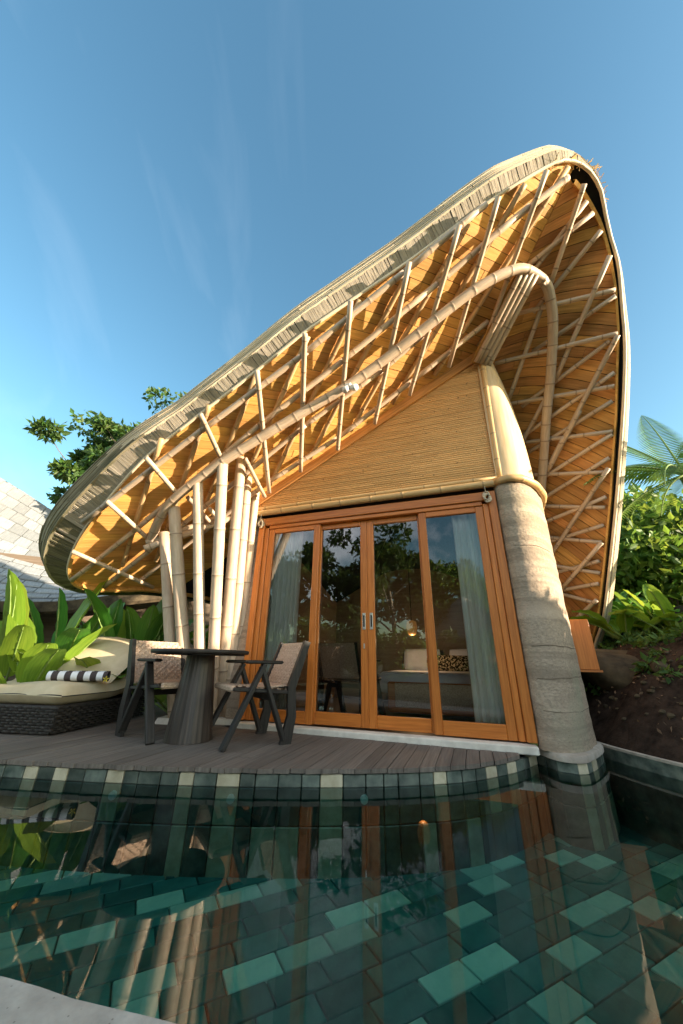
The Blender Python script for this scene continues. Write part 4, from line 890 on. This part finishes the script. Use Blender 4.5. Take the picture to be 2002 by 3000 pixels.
bd = empty('bed', wor(-.42, -1.15, .03), -TH); tag(bd, 'low wooden bed with white mattress behind the right hand glass doors', 'bed')
b = MB(); box(b, (0, .03, .22), (1.30, .06, .34), None, .02); b.build('footboard', M['teak'], bd); b = MB(); box(b, (0, -.008, .245), (1.10, .02, .27), None, .02); b.build('footboard_panel', M['weave'], bd)
b = MB(); box(b, (0, .93, .16), (1.34, 1.72, .18), None, .02); b.build('bed_base', M['teak'], bd); b = MB(); box(b, (-.04, .93, .375), (1.50, 1.78, .25), None, .05); b.build('mattress', M['pillow'], bd, True)
b = MB(); box(b, (0, 1.87, .42), (1.5, .06, .5), None, .02); b.build('headboard', M['teak'], bd)
def pillow(x, y, z, w_, h_, mat, label, cat='pillow', tilt=.35):
    mb = MB(); V_ = []; n_ = 12
    for side in (1, -1):
        for j in range(n_ + 1):
            for i in range(n_ + 1): u_, v_ = i/n_*2 - 1, j/n_*2 - 1; V_.append((u_*w_/2*(1 - .05*v_*v_), side*.075*((1 - u_**4)*(1 - v_**4))**.5, v_*h_/2*(1 - .05*u_*u_) + h_/2))
    n0 = (n_ + 1)**2; F_ = [f for j in range(n_) for i in range(n_) for q in [j*(n_ + 1) + i] for f in ((q, q + 1, q + n_ + 2, q + n_ + 1), (n0 + q, n0 + q + n_ + 1, n0 + q + n_ + 2, n0 + q + 1))]
    mb.add(V_, F_); o = mb.build('pillow', M[mat], None, True); p = wor(-.42 + x, -1.15 - y, .03 + z); o.location = p; o.rotation_euler = (-tilt, 0, -TH); return tag(o, label, cat)
pillow(-.40, 1.64, .50, .62, .36, 'pillow', 'white pillow at the left of the bed head'); pillow(.36, 1.64, .50, .62, .36, 'pillow', 'white pillow at the right of the bed head, half behind the patterned bolster'); pillow(.04, 1.42, .50, .68, .25, 'pattern', 'long dark patterned bolster leaning on the white pillows')
lt = empty('lantern', wor(-.84, -2.0, 1.14)); tag(lt, 'small glowing woven lantern hanging inside the room', 'lantern')
b = MB(); tube(b, [(0, 0, -.11), (0, 0, -.09), (0, 0, 0), (0, 0, .09), (0, 0, .11)], [.03, .06, .085, .07, .03], 14); b.build('lantern_shade', M['lantern'], lt, True)
b = MB(); tube(b, [(0, 0, .11), (0, 0, 1.35)], .006, 5); b.build('lantern_cord', M['blackwood'], lt)
ll = bpy.data.lights.new('lantern_light', 'POINT'); ll.energy = 2.4; ll.specular_factor = 0.0; ll.color = (1, .62, .32); ll.shadow_soft_size = 0.0; lo_ = obj('lantern_light', ll, lt, (0, .0, -.2))

# ------------------------------------------------------------------ plants
def leaf_mesh(mb, base, d, up_, ln, wd, droop=.5, fold=.25, n=12, stalk=0.0, torn=0.0, stalk_r=.012):
    """paddle leaf on a stalk; d = starting direction"""
    base = np.asarray(base, float); d = U(d); side = U(np.cross(d, up_)); p = base.copy(); sp = []; cur = d.copy()
    if stalk > 0:
        for k in range(5): sp.append(p.copy()); p = p + cur*stalk/5
    V_ = []; uv = []; step = ln/n; dr = np.array([0, 0, -1.])
    spine = []
    for k in range(n + 1):
        f = k/n; spine.append(p.copy()); nn = U(np.cross(side, cur)); w_ = wd*(math.sin(math.pi*min(1, .03 + f*.97)**.85)**.6)*.5
        if f > .985: w_ = .004
        tr = 1 - torn*random.random()*.5
        for x in (-1, -.5, 0, .5, 1): V_.append(p + side*w_*x*(tr if abs(x) == 1 else 1) + nn*abs(x)*w_*fold*2 + nn*.006*math.sin(k*2.1 + x*3)); uv.append((f*ln, x*wd))
        cur = U(cur + dr*droop*step/ln*(.4 + 1.6*f)); p = p + cur*step
    F_ = [(5*k + i, 5*k + i + 1, 5*k + 6 + i, 5*k + 5 + i) for k in range(n) for i in range(4)]
    mb.add(V_, F_, uv); return sp, spine
def broad_plant(name, loc, leaves, label, group, mat='leaf', cat='plant', tall=1.0):
    """leaves: list of (azimuth deg, elevation deg, stalk, length, width, droop)"""
    t = empty(name, loc); tag(t, label, cat, group)
    for (az, el, stk, ln, wd, dr) in leaves:
        stk, ln = stk*tall, ln*(1 + (tall - 1)*.35)
        az += random.uniform(-8, 8); d = np.array([math.cos(math.radians(az))*math.cos(math.radians(el)), math.sin(math.radians(az))*math.cos(math.radians(el)), math.sin(math.radians(el))])
        mb = MB(); sp, spine = leaf_mesh(mb, (random.uniform(-.03, .03), random.uniform(-.03, .03), 0), d, (0, 0, 1), ln, wd, dr, .18, 13, stk, .12); lf = mb.build('leaf', M[mat], t, True)
        s2 = MB(); tube(s2, sp + spine[:-1], [.013]*len(sp) + [.011*(1 - .85*k/len(spine)) + .002 for k in range(len(spine) - 1)], 6); s2.build('leaf_stalk', M['rib'], lf, True)
    return t
def rnd_leaves(n, el=(45, 85), stk=(.25, .6), ln=(.45, .8), wd=(.16, .26), dr=(.3, .9), az=(0, 360)):
    return [(random.uniform(*az), random.uniform(*el), random.uniform(*stk), random.uniform(*ln), random.uniform(*wd), random.uniform(*dr)) for _ in range(n)]
GL = 'broad leaved plants along the left side of the deck'
def at_px(x, y, dist): d = ray(x, y); d = d/np.hypot(d[0], d[1]); return CAM + d*dist
BIG = dict(el=(35, 80), stk=(.15, .4), ln=(.45, .7), wd=(.24, .34), dr=(.3, .9))
broad_plant('heliconia', (-3.50, 4.40, 0), [(60, 74, .45, .95, .36, .20), (15, 60, .3, .7, .32, .5), (150, 62, .35, .8, .34, .5), (260, 45, .25, .65, .32, .8), (320, 50, .25, .65, .30, .7)] + rnd_leaves(4, **BIG), 'tall yellow green leafy plant at the far left of the deck', GL, 'leaf2', tall=1.5)
broad_plant('heliconia', (-3.02, 4.85, 0), [(95, 86, .50, .55, .30, .05), (35, 58, .4, .75, .30, .4), (0, 35, .25, .55, .26, .9), (320, 40, .25, .5, .26, .8), (200, 50, .3, .6, .26, .6)] + rnd_leaves(4, **BIG), 'upright leafy plant directly behind the striped towel', GL, 'leaf', tall=1.5)
broad_plant('heliconia', (-2.98, 4.95, 0), [(42, 66, .42, 1.0, .27, .10), (120, 70, .4, .7, .30, .4), (10, 50, .3, .6, .28, .5), (280, 45, .3, .6, .28, .8)] + rnd_leaves(4, **BIG), 'plant with one long pointed leaf rising under the roof tip', GL, 'leaf2', tall=1.5)
broad_plant('heliconia', (-2.50, 5.05, 0), [(80, 86, .62, .48, .32, .02), (165, 72, .42, .45, .29, .2), (20, 40, .3, .55, .26, .8)] + rnd_leaves(4, (25, 60), (.15, .35), (.4, .55), (.22, .3)), 'plant with rounded upright leaves behind the daybed head', GL, 'leaf', tall=1.5)
broad_plant('heliconia', (-2.15, 5.15, 0), [(15, 46, .35, .85, .36, .5), (40, 58, .4, .8, .34, .5), (350, 28, .25, .6, .30, .8), (70, 62, .4, .7, .32, .4)] + rnd_leaves(4, (25, 60), (.15, .35), (.4, .6), (.24, .32)), 'dark green arching plant between the daybed and the columns', GL, 'leaf', tall=1.5)
broad_plant('heliconia', (-1.95, 4.85, 0), rnd_leaves(8, (20, 60), (.12, .35), (.4, .6), (.2, .28)), 'low dark plant in the shade behind the round table', GL, 'leaf', tall=1.5)
broad_plant('heliconia', (-4.1, 4.8, 0), rnd_leaves(9, (40, 80), (.3, .5), (.6, .9), (.3, .38)), 'leafy plant cut by the left edge of the picture', GL, 'leaf2', tall=1.5)
broad_plant('heliconia', (-3.35, 4.75, 0), rnd_leaves(10, (20, 65), (.12, .35), (.3, .5), (.18, .26)), 'short bright plant in front of the taller ones at the left', GL, 'leaf2', tall=1.5)
broad_plant('heliconia', (-1.62, 5.55, 0), rnd_leaves(8, (40, 80), (.3, .6), (.45, .7), (.16, .24)), 'thin leaved plant showing between the bamboo columns', GL, 'leaf', tall=1.5)

broad_plant('heliconia', (-2.75, 5.3, 0), rnd_leaves(10, (40, 85), (.4, .6), (.5, .75), (.26, .34)), 'tall dense plant behind the rounded upright leaves', GL, 'leaf', tall=1.5)
broad_plant('heliconia', (-3.75, 5.2, 0), rnd_leaves(11, (35, 85), (.4, .7), (.6, .9), (.26, .36)), 'dense plant between the far left plant and the neighbouring wall', GL, 'leaf', tall=1.4)

def leaf_cloud(centers, radii, n_per, size, flat=1.0, seed=0):
    """rhombic leaves scattered through ellipsoidal clumps"""
    r = np.random.default_rng(seed); V_ = []; 
    for c, rd, n_ in zip(centers, radii, n_per):
        d = r.normal(size=(n_, 3)); d /= np.linalg.norm(d, axis=1)[:, None]; rad = rd*r.uniform(.15, 1, (n_, 1))**.45; p = np.asarray(c) + d*rad*np.array([1, 1, flat])
        ax = r.normal(size=(n_, 3)) + d*.7 + np.array([0, 0, -.25]); ax /= np.linalg.norm(ax, axis=1)[:, None]; sd = np.cross(ax, r.normal(size=(n_, 3))); sd /= np.linalg.norm(sd, axis=1)[:, None]
        nn = np.cross(ax, sd); ln = size*r.uniform(.6, 1.4, (n_, 1)); w_ = ln*.24
        V_.append(np.stack([p, p + ax*ln*.42 + sd*w_ + nn*ln*.06, p + ax*ln, p + ax*ln*.42 - sd*w_ + nn*ln*.06], axis=1).reshape(-1, 3))
    V_ = np.concatenate(V_); n_ = len(V_)//4; F_ = np.arange(n_*4).reshape(-1, 4)
    mb = MB(); mb.v = V_.tolist(); mb.f = F_.tolist(); mb.uv = (V_[:, :2]).tolist(); return mb
def limb(mb, p0, p1, r0, r1, bend=.15, n=7, k=7):
    p0 = np.asarray(p0, float); p1 = np.asarray(p1, float); off = rng.normal(size=3)*bend*np.linalg.norm(p1 - p0)*.4
    tube(mb, [p0 + (p1 - p0)*t + off*math.sin(math.pi*t) for t in np.linspace(0, 1, n)], [r0 + (r1 - r0)*t for t in np.linspace(0, 1, n)], k); return p1
def tree(name, loc, h, spread, label, cat='tree', group=None, mat='tree', leaf=.2, dens=1.0, seed=0, trunk='bark', clear=.35, nl=9, trunk_r=None, sub=4, wide=.3):
    r = np.random.default_rng(seed); t = empty(name, loc); tag(t, label, cat, group); tr = MB(); cs_, rs, ns_ = [], [], []
    R0 = trunk_r or h*.022; top = np.array([r.normal()*.05*h, r.normal()*.05*h, h*.72]); limb(tr, (0, 0, -.1), top, R0, R0*.35, .08, 9, 9)
    for k in range(nl):
        f = clear + (.97 - clear)*(k + .5)/nl; st_ = top*f*1.0; az = k*2.4 + r.uniform(-.4, .4); ln = spread*(.55 + .45*math.sin(math.pi*min(1, (f - clear)/(1 - clear) + .15)))*r.uniform(.75, 1.1)
        e_ = st_ + np.array([math.cos(az)*ln, math.sin(az)*ln, h*.10 + h*.20*f*r.uniform(.4, 1.1)]); limb(tr, st_, e_, R0*.42*(1.2 - f), R0*.10, .2)
        for q in range(sub):
            m = st_ + (e_ - st_)*r.uniform(.45, 1.0); e3 = m + np.array([r.normal()*wide*ln, r.normal()*wide*ln, abs(r.normal())*.10*h]); limb(tr, m, e3, R0*.12, R0*.04, .2, 4, 5)
            cs_.append(e3); rs.append(spread*r.uniform(.16, .30)); ns_.append(int(150*dens))
        cs_.append(e_); rs.append(spread*r.uniform(.2, .32)); ns_.append(int(190*dens))
    cs_.append(top + (0, 0, h*.16)); rs.append(spread*.35); ns_.append(int(260*dens))
    tr.build('trunk', M[trunk], t, True); leaf_cloud(cs_, rs, ns_, leaf, .62, seed).build('crown', M[mat], t); return t
tree('spreading_tree', at_px(528, 1500, 15)*np.array([1, 1, 0]), 9.9, 2.7, 'dark green tree rising behind the roof edge at the left', leaf=.23, dens=1.15, seed=5, nl=15, clear=.40, sub=11, wide=.42)

tree('spreading_tree', at_px(430, 1500, 13.5)*np.array([1, 1, 0]), 7.4, 1.7, 'lower tree crown just above the grey roof at the left', leaf=.22, dens=1.7, seed=8, nl=13, clear=.50, sub=9, wide=.42)

# neighbouring villa at the left: sagging grey shingle roof on bamboo poles
nv = empty('neighbour_villa', (0, 0, 0)); tag(nv, 'neighbouring villa with sagging grey shingle roof at the left edge', 'villa')
def nroof(u, v):
    """u along the eave 0..1 (left to right), v up the slope 0..1"""
    E = smooth_line([(-10.2, 5.2, 1.95), (-8.0, 6.2, 1.60), (-6.1, 7.3, 1.62), (-5.0, 8.3, 1.98), (-3.9, 9.2, 2.30), (-2.6, 10.2, 2.75)], 60); T = smooth_line([(-11.5, 9.0, 6.2), (-9.8, 9.6, 5.3), (-8.1, 10.2, 4.35), (-6.8, 10.8, 4.0), (-5.4, 11.4, 3.9), (-4.0, 12.0, 3.9)], 60)
    i = u*59; k = int(min(i, 58)); f = i - k; p = E[k]*(1 - f) + E[k + 1]*f; q = T[k]*(1 - f) + T[k + 1]*f; r = p + (q - p)*v; r[2] -= .35*math.sin(math.pi*v)*(1 - .3*u); return r
rf = MB(); nu, nv_ = 40, 12; V_ = [nroof(i/nu, j/nv_) - (0, 0, .03) for j in range(nv_ + 1) for i in range(nu + 1)]
rf.add(V_, [(j*(nu + 1) + i, j*(nu + 1) + i + 1, (j + 1)*(nu + 1) + i + 1, (j + 1)*(nu + 1) + i) for j in range(nv_) for i in range(nu)]); nrf = rf.build('roof', M['nroof'], nv, True)
rows_ = 13; cnt = 0
for j in range(rows_):
    u = random.uniform(0, .02) + .10
    while u < .92 and cnt < 300:
        du = random.uniform(.032, .048); v0, v1 = j/rows_ - .012, (j + 1)/rows_ + .006; P = [nroof(u + .001, max(0, v0)), nroof(u + du - .001, max(0, v0)), nroof(u + du - .001, min(1, v1)), nroof(u + .001, min(1, v1))]
        lift = [.045 + random.uniform(0, .012)]*2 + [.0]*2; b = MB()
        b.add([p + (0, 0, l_) for p, l_ in zip(P, lift)] + [p + (0, 0, l_ - .03) for p, l_ in zip(P, lift)], [(0, 1, 2, 3), (7, 6, 5, 4), (0, 4, 5, 1), (1, 5, 6, 2), (2, 6, 7, 3), (3, 7, 4, 0)], [(0, 0), (0, .4), (.4, .4), (.4, 0)]*2)
        b.build('roof_shingle', M['nroof'], nrf); cnt += 1; u += du
ev = MB(); V_ = []
for i in range(61): p = nroof(i/60, 0); V_ += [p + (0, -.02, .03), p + (.0, .02, -.16), p + (.12, .2, -.18)]
ev.add(V_, [(3*i + k, 3*i + 3 + k, 3*i + 4 + k, 3*i + 1 + k) for i in range(60) for k in range(2)]); ev.build('eave', M['rock'], nv)
b = MB(); pw_ = [(-9.6, 7.4), (-7.2, 8.6), (-5.4, 9.6), (-3.9, 10.6), (-1.5, 11.8)]; V_ = []
for x, y in pw_: V_ += [(x, y, -.1), (x, y, 2.9)]
b.add(V_, [(2*i, 2*i + 2, 2*i + 3, 2*i + 1) for i in range(len(pw_) - 1)]); b.build('wall', M['nwall'], nv)
for (x0, y0, u_) in ((-7.4, 7.6, .42), (-6.3, 8.2, .52), (-5.6, 8.6, .60), (-4.9, 9.0, .70), (-8.3, 7.2, .33)):
    e_ = nroof(u_ + .06, .06); pole('roof_pole', [(x0, y0, -.05), e_ - np.array([0, 0, .1])], .06, M['nwall'], nv)

# right bank: boulder, tree fern, shrubs, ground cover
def rockmesh(rad, seed, n=18):
    r = np.random.default_rng(seed); ph = r.uniform(0, 6.28, 6); V_ = []
    for j in range(n + 1):
        th = math.pi*j/n
        for i in range(n*2):
            p = 2*math.pi*i/(n*2); d = np.array([math.sin(th)*math.cos(p), math.sin(th)*math.sin(p), math.cos(th)]); k = 1 + .10*math.sin(3*d[0] + ph[0]) + .09*math.sin(4*d[1] + ph[1]) + .08*math.sin(5*d[2] + ph[2] + 3*d[0]) + .03*math.sin(11*d[0] + 9*d[1] + ph[3]); V_.append(d*k*np.array(rad))
    m = n*2; b = MB(); b.add(V_, [(j*m + i, j*m + m + i, j*m + m + (i + 1) % m, j*m + (i + 1) % m) for j in range(n) for i in range(m)]); return b
bo = rockmesh((.95, .5, .40), 5).build('boulder', M['rock'], None, True); bo.location = (3.62, 4.12, .42); bo.rotation_euler = (.1, .25, -.35); tag(bo, 'large dark rounded boulder lying on the soil bank', 'boulder')
for k, (x, y, s_, lb) in enumerate(((3.05, 3.62, .09, 'small stone lying in front of the boulder'), (3.62, 3.35, .08, 'small stone on the soil at the right edge'))):
    o = rockmesh((s_, s_*.8, s_*.6), 20 + k, 9).build('stone', M['rock'], None, True); o.location = (x, y, hill(x, y) + s_*.3); tag(o, lb, 'stone')
for (x, y, az, ln, lb) in ((3.15, 3.45, .4, .22, 'thin dry twig lying below the boulder'), (3.5, 3.7, -.3, .3, 'bent dry twig on the soil beside the boulder')):
    b = MB(); tube(b, [(x + math.cos(az)*ln*t, y + math.sin(az)*ln*t, hill(x + math.cos(az)*ln*t, y + math.sin(az)*ln*t) + .012 + .01*math.sin(t*3)) for t in np.linspace(0, 1, 7)], .006, 5); tag(b.build('twig', M['straw'], None, True), lb, 'twig')
def fern(loc, lean, fronds, label, h):
    t = empty('tree_fern', loc); tag(t, label, 'tree fern'); tr = MB(); top = np.array([lean[0], lean[1], h]); limb(tr, (0, 0, -.3), top, .10, .08, .08, 8, 9); tr.build('trunk', M['bark'], t, True)
    for (az, el, ln, dr) in fronds:
        d = np.array([math.cos(math.radians(az))*math.cos(math.radians(el)), math.sin(math.radians(az))*math.cos(math.radians(el)), math.sin(math.radians(el))]); mb = MB(); p = top.copy(); cur = d.copy(); n_ = 44; st_ = ln/n_; rach = []; V_ = []; side = U(np.cross(d, (0, 0, 1)))
        for k in range(n_ + 1):
            rach.append(p.copy()); f = k/n_
            if k > 3:
                w_ = ln*.19*(math.sin(math.pi*(.08 + .92*f)**.8)**.8) + .01; nn = U(np.cross(side, cur))
                for sg in (-1, 1):
                    a_ = U(side*sg + cur*.35 - nn*.12 - np.array([0, 0, .18])); q = p.copy(); ww = st_*.40
                    mb.add([q - cur*ww*.6, q + a_*w_*.5 - cur*ww + np.array([0, 0, .01]), q + a_*w_ - np.array([0, 0, w_*.15]), q + a_*w_*.5 + cur*ww*.8 + np.array([0, 0, .01]), q + cur*ww*.6], [(0, 1, 2, 3, 4)])
            cur = U(cur + np.array([0, 0, -1])*dr*st_/ln*(.4 + 1.4*f)); p = p + cur*st_
        fr_ = mb.build('frond', M['fern'], t); s2 = MB(); tube(s2, rach, [.016*(1 - .85*k/n_) + .002 for k in range(n_ + 1)], 5); s2.build('rachis', M['rib'], fr_, True)
    return t
fp = at_px(2010, 1390, 6.2)
fern((fp[0], fp[1], 1.2), (0, 0), [(110, 58, 1.9, .5), (160, 20, 1.7, .55), (190, 8, 1.75, .8), (215, -2, 1.7, .9), (240, 18, 1.6, .9), (130, 35, 1.8, .8), (80, 45, 1.6, .8), (20, 30, 1.6, .9), (330, 25, 1.6, .9), (280, 30, 1.6, .9), (170, -18, 1.4, .8), (205, -22, 1.4, .7), (60, 70, 1.6, .5)], 'tree fern with feathery fronds against the sky at the right', fp[2] - 1.2)
def shrub(name, loc, rx, h, label, seed, leaf=.14, n=2600, mat='bush', group=None, stems=6):
    r = np.random.default_rng(seed); t = empty(name, loc); tag(t, label, 'shrub', group); tr = MB(); cs_, rs, ns_ = [], [], []
    for k in range(stems):
        az = r.uniform(0, 6.28); e_ = np.array([math.cos(az)*rx*r.uniform(.2, .8), math.sin(az)*rx*r.uniform(.2, .8), h*r.uniform(.55, .95)]); limb(tr, (0, 0, -.1), e_, .03*h/2, .008, .2)
        for q in range(4): c = e_*r.uniform(.45, 1) + r.normal(size=3)*rx*.22; c[2] = max(c[2], .15); cs_.append(c); rs.append(rx*r.uniform(.25, .42)); ns_.append(n//(stems*4))
    tr.build('stem', M['bark'], t, True); leaf_cloud(cs_, rs, ns_, leaf, .8, seed).build('foliage', M[mat], t); return t
GR = 'shrubs behind the right side of the villa'
p_ = at_px(1900, 1750, 8.2); shrub('leafy_shrub', (p_[0], p_[1], 1.0), 1.5, 2.9, 'large glossy shrub standing right behind the roof edge at the right', 11, .17, 7000, 'bush', GR, 9)
p_ = at_px(2080, 1750, 8.6); shrub('leafy_shrub', (p_[0], p_[1], 1.0), 1.5, 2.8, 'sunlit shrub under the tree fern at the right edge', 12, .17, 6000, 'bush', GR, 9)
p_ = at_px(1820, 1800, 10.5); shrub('leafy_shrub', (p_[0], p_[1], 1.1), 1.8, 2.6, 'darker shrub farther back, half hidden by the roof edge', 13, .2, 5000, 'tree', GR, 8)
GB = 'broad leaved plants on the right bank'
for k, (px, dist, mat_, lb) in enumerate(((1835, 6.2, 'leaf2', 'low broad leaved plant next to the foot of the roof on the bank'), (1900, 6.6, 'leaf', 'bushy broad leaved plant in the middle of the right bank'), (1975, 6.2, 'leaf2', 'plant with big translucent leaves at the right edge above the soil'), (1790, 6.6, 'leaf', 'dark plant tucked in beside the roof foot'))):
    p_ = at_px(px, 1850, dist); broad_plant('bank_plant', (p_[0], p_[1], hill(p_[0], p_[1]) - .02), rnd_leaves(13, (15, 70), (.15, .4), (.35, .62), (.16, .26), (.3, 1.0)), lb, GB, mat_)
gc = MB(); r = np.random.default_rng(9); cs_ = []
for k in range(150):
    x = 2.75 + abs(r.normal())*1.1; y = r.uniform(2.2, 6.2)
    dens_ok = hill(x, y) > .75 or r.random() < .28
    if dens_ok: cs_.append((x, y, hill(x, y) + .03))
gcm = leaf_cloud(cs_, [r.uniform(.06, .17) for _ in cs_], [36]*len(cs_), .075, .5, 4); tag(gcm.build('ground_cover', M['grass']), 'small weeds and creeping leaves scattered over the soil bank', 'ground cover', kind='stuff')

lc_ = []
for k in range(420):
    x = 2.62 + abs(r.normal())*1.0; y = r.uniform(2.4, 6.0); lc_.append((x, y, hill(x, y) + .012))
tag(leaf_cloud(lc_, [.05]*len(lc_), [2]*len(lc_), .038, .15, 8).build('leaf_litter', M['litter']), 'dry leaves and bits of straw strewn over the dark soil', 'leaf litter', kind='stuff')
peb = MB()
for k in range(160):
    x = 2.62 + abs(r.normal())*.9; y = r.uniform(2.4, 5.6); s_ = r.uniform(.012, .04); q = rockmesh((s_, s_*.8, s_*.6), 100 + k, 4); peb.add([np.array(v) + (x, y, hill(x, y)) for v in q.v], q.f)
tag(peb.build('pebbles', M['rock']), 'scattered pebbles and clods on the dark soil bank', 'pebbles', kind='stuff')
# trees along the right side of the pool that shade the deck, and the garden behind the photographer (seen in the door glass)
GH = 'shrubs along the right side of the pool'
for k, (x, y, rx, h) in enumerate(((5.6, .9, .9, 1.3), (5.4, -.2, 1.1, 1.5), (5.4, -1.2, 1.2, 1.6), (6.6, 1.2, 1.0, 1.5), (6.8, -3.0, 1.5, 2.0))):
    shrub('pool_shrub', (x, y, hill(x, y) - .1), rx, max(.45, h - hill(x, y)), ('rounded shrub on the right bank of the pool', 'shrub on the bank right of the photographer', 'shrub behind the right end of the pool', 'taller shrub up the bank behind the pool shrubs', 'shrub farthest behind on the right bank')[k], 40 + k, .15, 4200, 'bush', GH)
GT = 'garden trees behind the photographer'
for k, (x, y, h, sp_, mt, tk, lb) in enumerate(((-7.0, -9.0, 6.8, 3.0, 'tree', 'pale_bark', 'tree with thin pale trunk reflected in the middle of the doors'), (-11.0, -7.6, 6.6, 3.0, 'tree', 'bark', 'dark tree reflected in the second door'), (-5.0, -13.5, 6.2, 2.8, 'bush', 'bark', 'tree reflected beside the right curtain, in front of the mirrored villa'), (-15.5, -6.0, 7.0, 3.4, 'bush', 'bark', 'spreading tree reflected at the left of the doors'), (-8.5, -15, 8.0, 3.4, 'tree', 'bark', 'tall tree farther back behind the pale trunked one'))):
    tree('garden_tree', (x, y, -.05), h, sp_, lb, 'tree', GT, mt, .30, 1.0, 60 + k, tk, .30, 8)
for k, (x, y, rx, h) in enumerate(((-4.6, -5.2, 1.3, 1.9), (-6.9, -5.6, 1.5, 2.3), (-9.6, -4.6, 1.6, 2.4), (-12.2, -3.2, 1.8, 2.6), (-14.6, -1.6, 1.8, 2.6), (-2.6, -6.0, 1.2, 1.6), (-10.6, -10.5, 2.0, 3.0), (-4.6, -10.8, 1.8, 2.4))):
    shrub('garden_shrub', (x, y, -.08), rx, h, ('round shrub behind the photographer at the middle of the doors', 'bushy shrub mirrored under the pale trunked tree', 'bushy shrub mirrored beside the small palm', 'wide shrub mirrored in the leftmost door', 'wide shrub at the far left of the mirrored garden', 'low shrub in front of the mirrored villa roof', 'big shrub between the mirrored trees farther back', 'big shrub behind the mirrored villa')[k], 80 + k, .2, 3200, 'tree' if k % 2 else 'bush', 'garden shrubs behind the photographer')
bv = empty('garden_villa', (-3.2, -8.6, 0), .5); tag(bv, 'grey shingled villa roof reflected in the right hand door', 'villa')
b = MB(); V_ = []
for j in range(9):
    f = j/8
    for i in range(9): g_ = i/8; V_.append((-1.7*(1 - f*.85) + 3.4*(1 - f*.85)*g_, -1.2 + 2.4*f*.5, .9 + 2.3*math.sin(f*1.45) + .2*math.sin(g_*3.1)))
b.add(V_, [(j*9 + i, j*9 + i + 1, j*9 + 10 + i, j*9 + 9 + i) for j in range(8) for i in range(8)]); b.build('roof', M['shingle'], bv, True)
b = MB(); V_ = []
for j in range(9):
    f = j/8
    for i in range(9): g_ = i/8; V_.append((-1.7*(1 - f*.85) + 3.4*(1 - f*.85)*g_, 1.2 - 2.4*f*.5, .9 + 2.3*math.sin(f*1.45) + .2*math.sin(g_*3.1)))
b.add(V_, [(j*9 + i + 1, j*9 + i, j*9 + 9 + i, j*9 + 10 + i) for j in range(8) for i in range(8)]); b.build('roof_front', M['shingle'], bv, True)
b = MB(); box(b, (0, 0, .5), (2.4, 1.6, 1.1)); b.build('wall', M['nwall'], bv)
# palm behind the photographer
pm = empty('palm', (-8.3, -5.6, -.05)); tag(pm, 'small palm reflected low in the second door', 'palm'); b = MB(); limb(b, (0, 0, 0), (.1, .1, 1.4), .09, .07); b.build('trunk', M['bark'], pm, True)
for k in range(11):
    az = k*32.7 + random.uniform(-8, 8); mb = MB(); d = np.array([math.cos(math.radians(az))*.6, math.sin(math.radians(az))*.6, .8]); p = np.array([.1, .1, 1.4]); cur = U(d); side = U(np.cross(d, (0, 0, 1)))
    for j in range(24):
        f = j/24; w_ = .42*math.sin(math.pi*(.1 + .88*f)) + .03
        for sg in (-1, 1): a_ = U(side*sg + cur*.6 - np.array([0, 0, .25])); mb.add([p - cur*.012, p + a_*w_*.5 - cur*.02, p + a_*w_ - np.array([0, 0, .05]), p + a_*w_*.5 + cur*.02, p + cur*.012], [(0, 1, 2, 3, 4)])
        cur = U(cur + np.array([0, 0, -1])*.045); p = p + cur*.07
    mb.build('frond', M['fern'], pm)
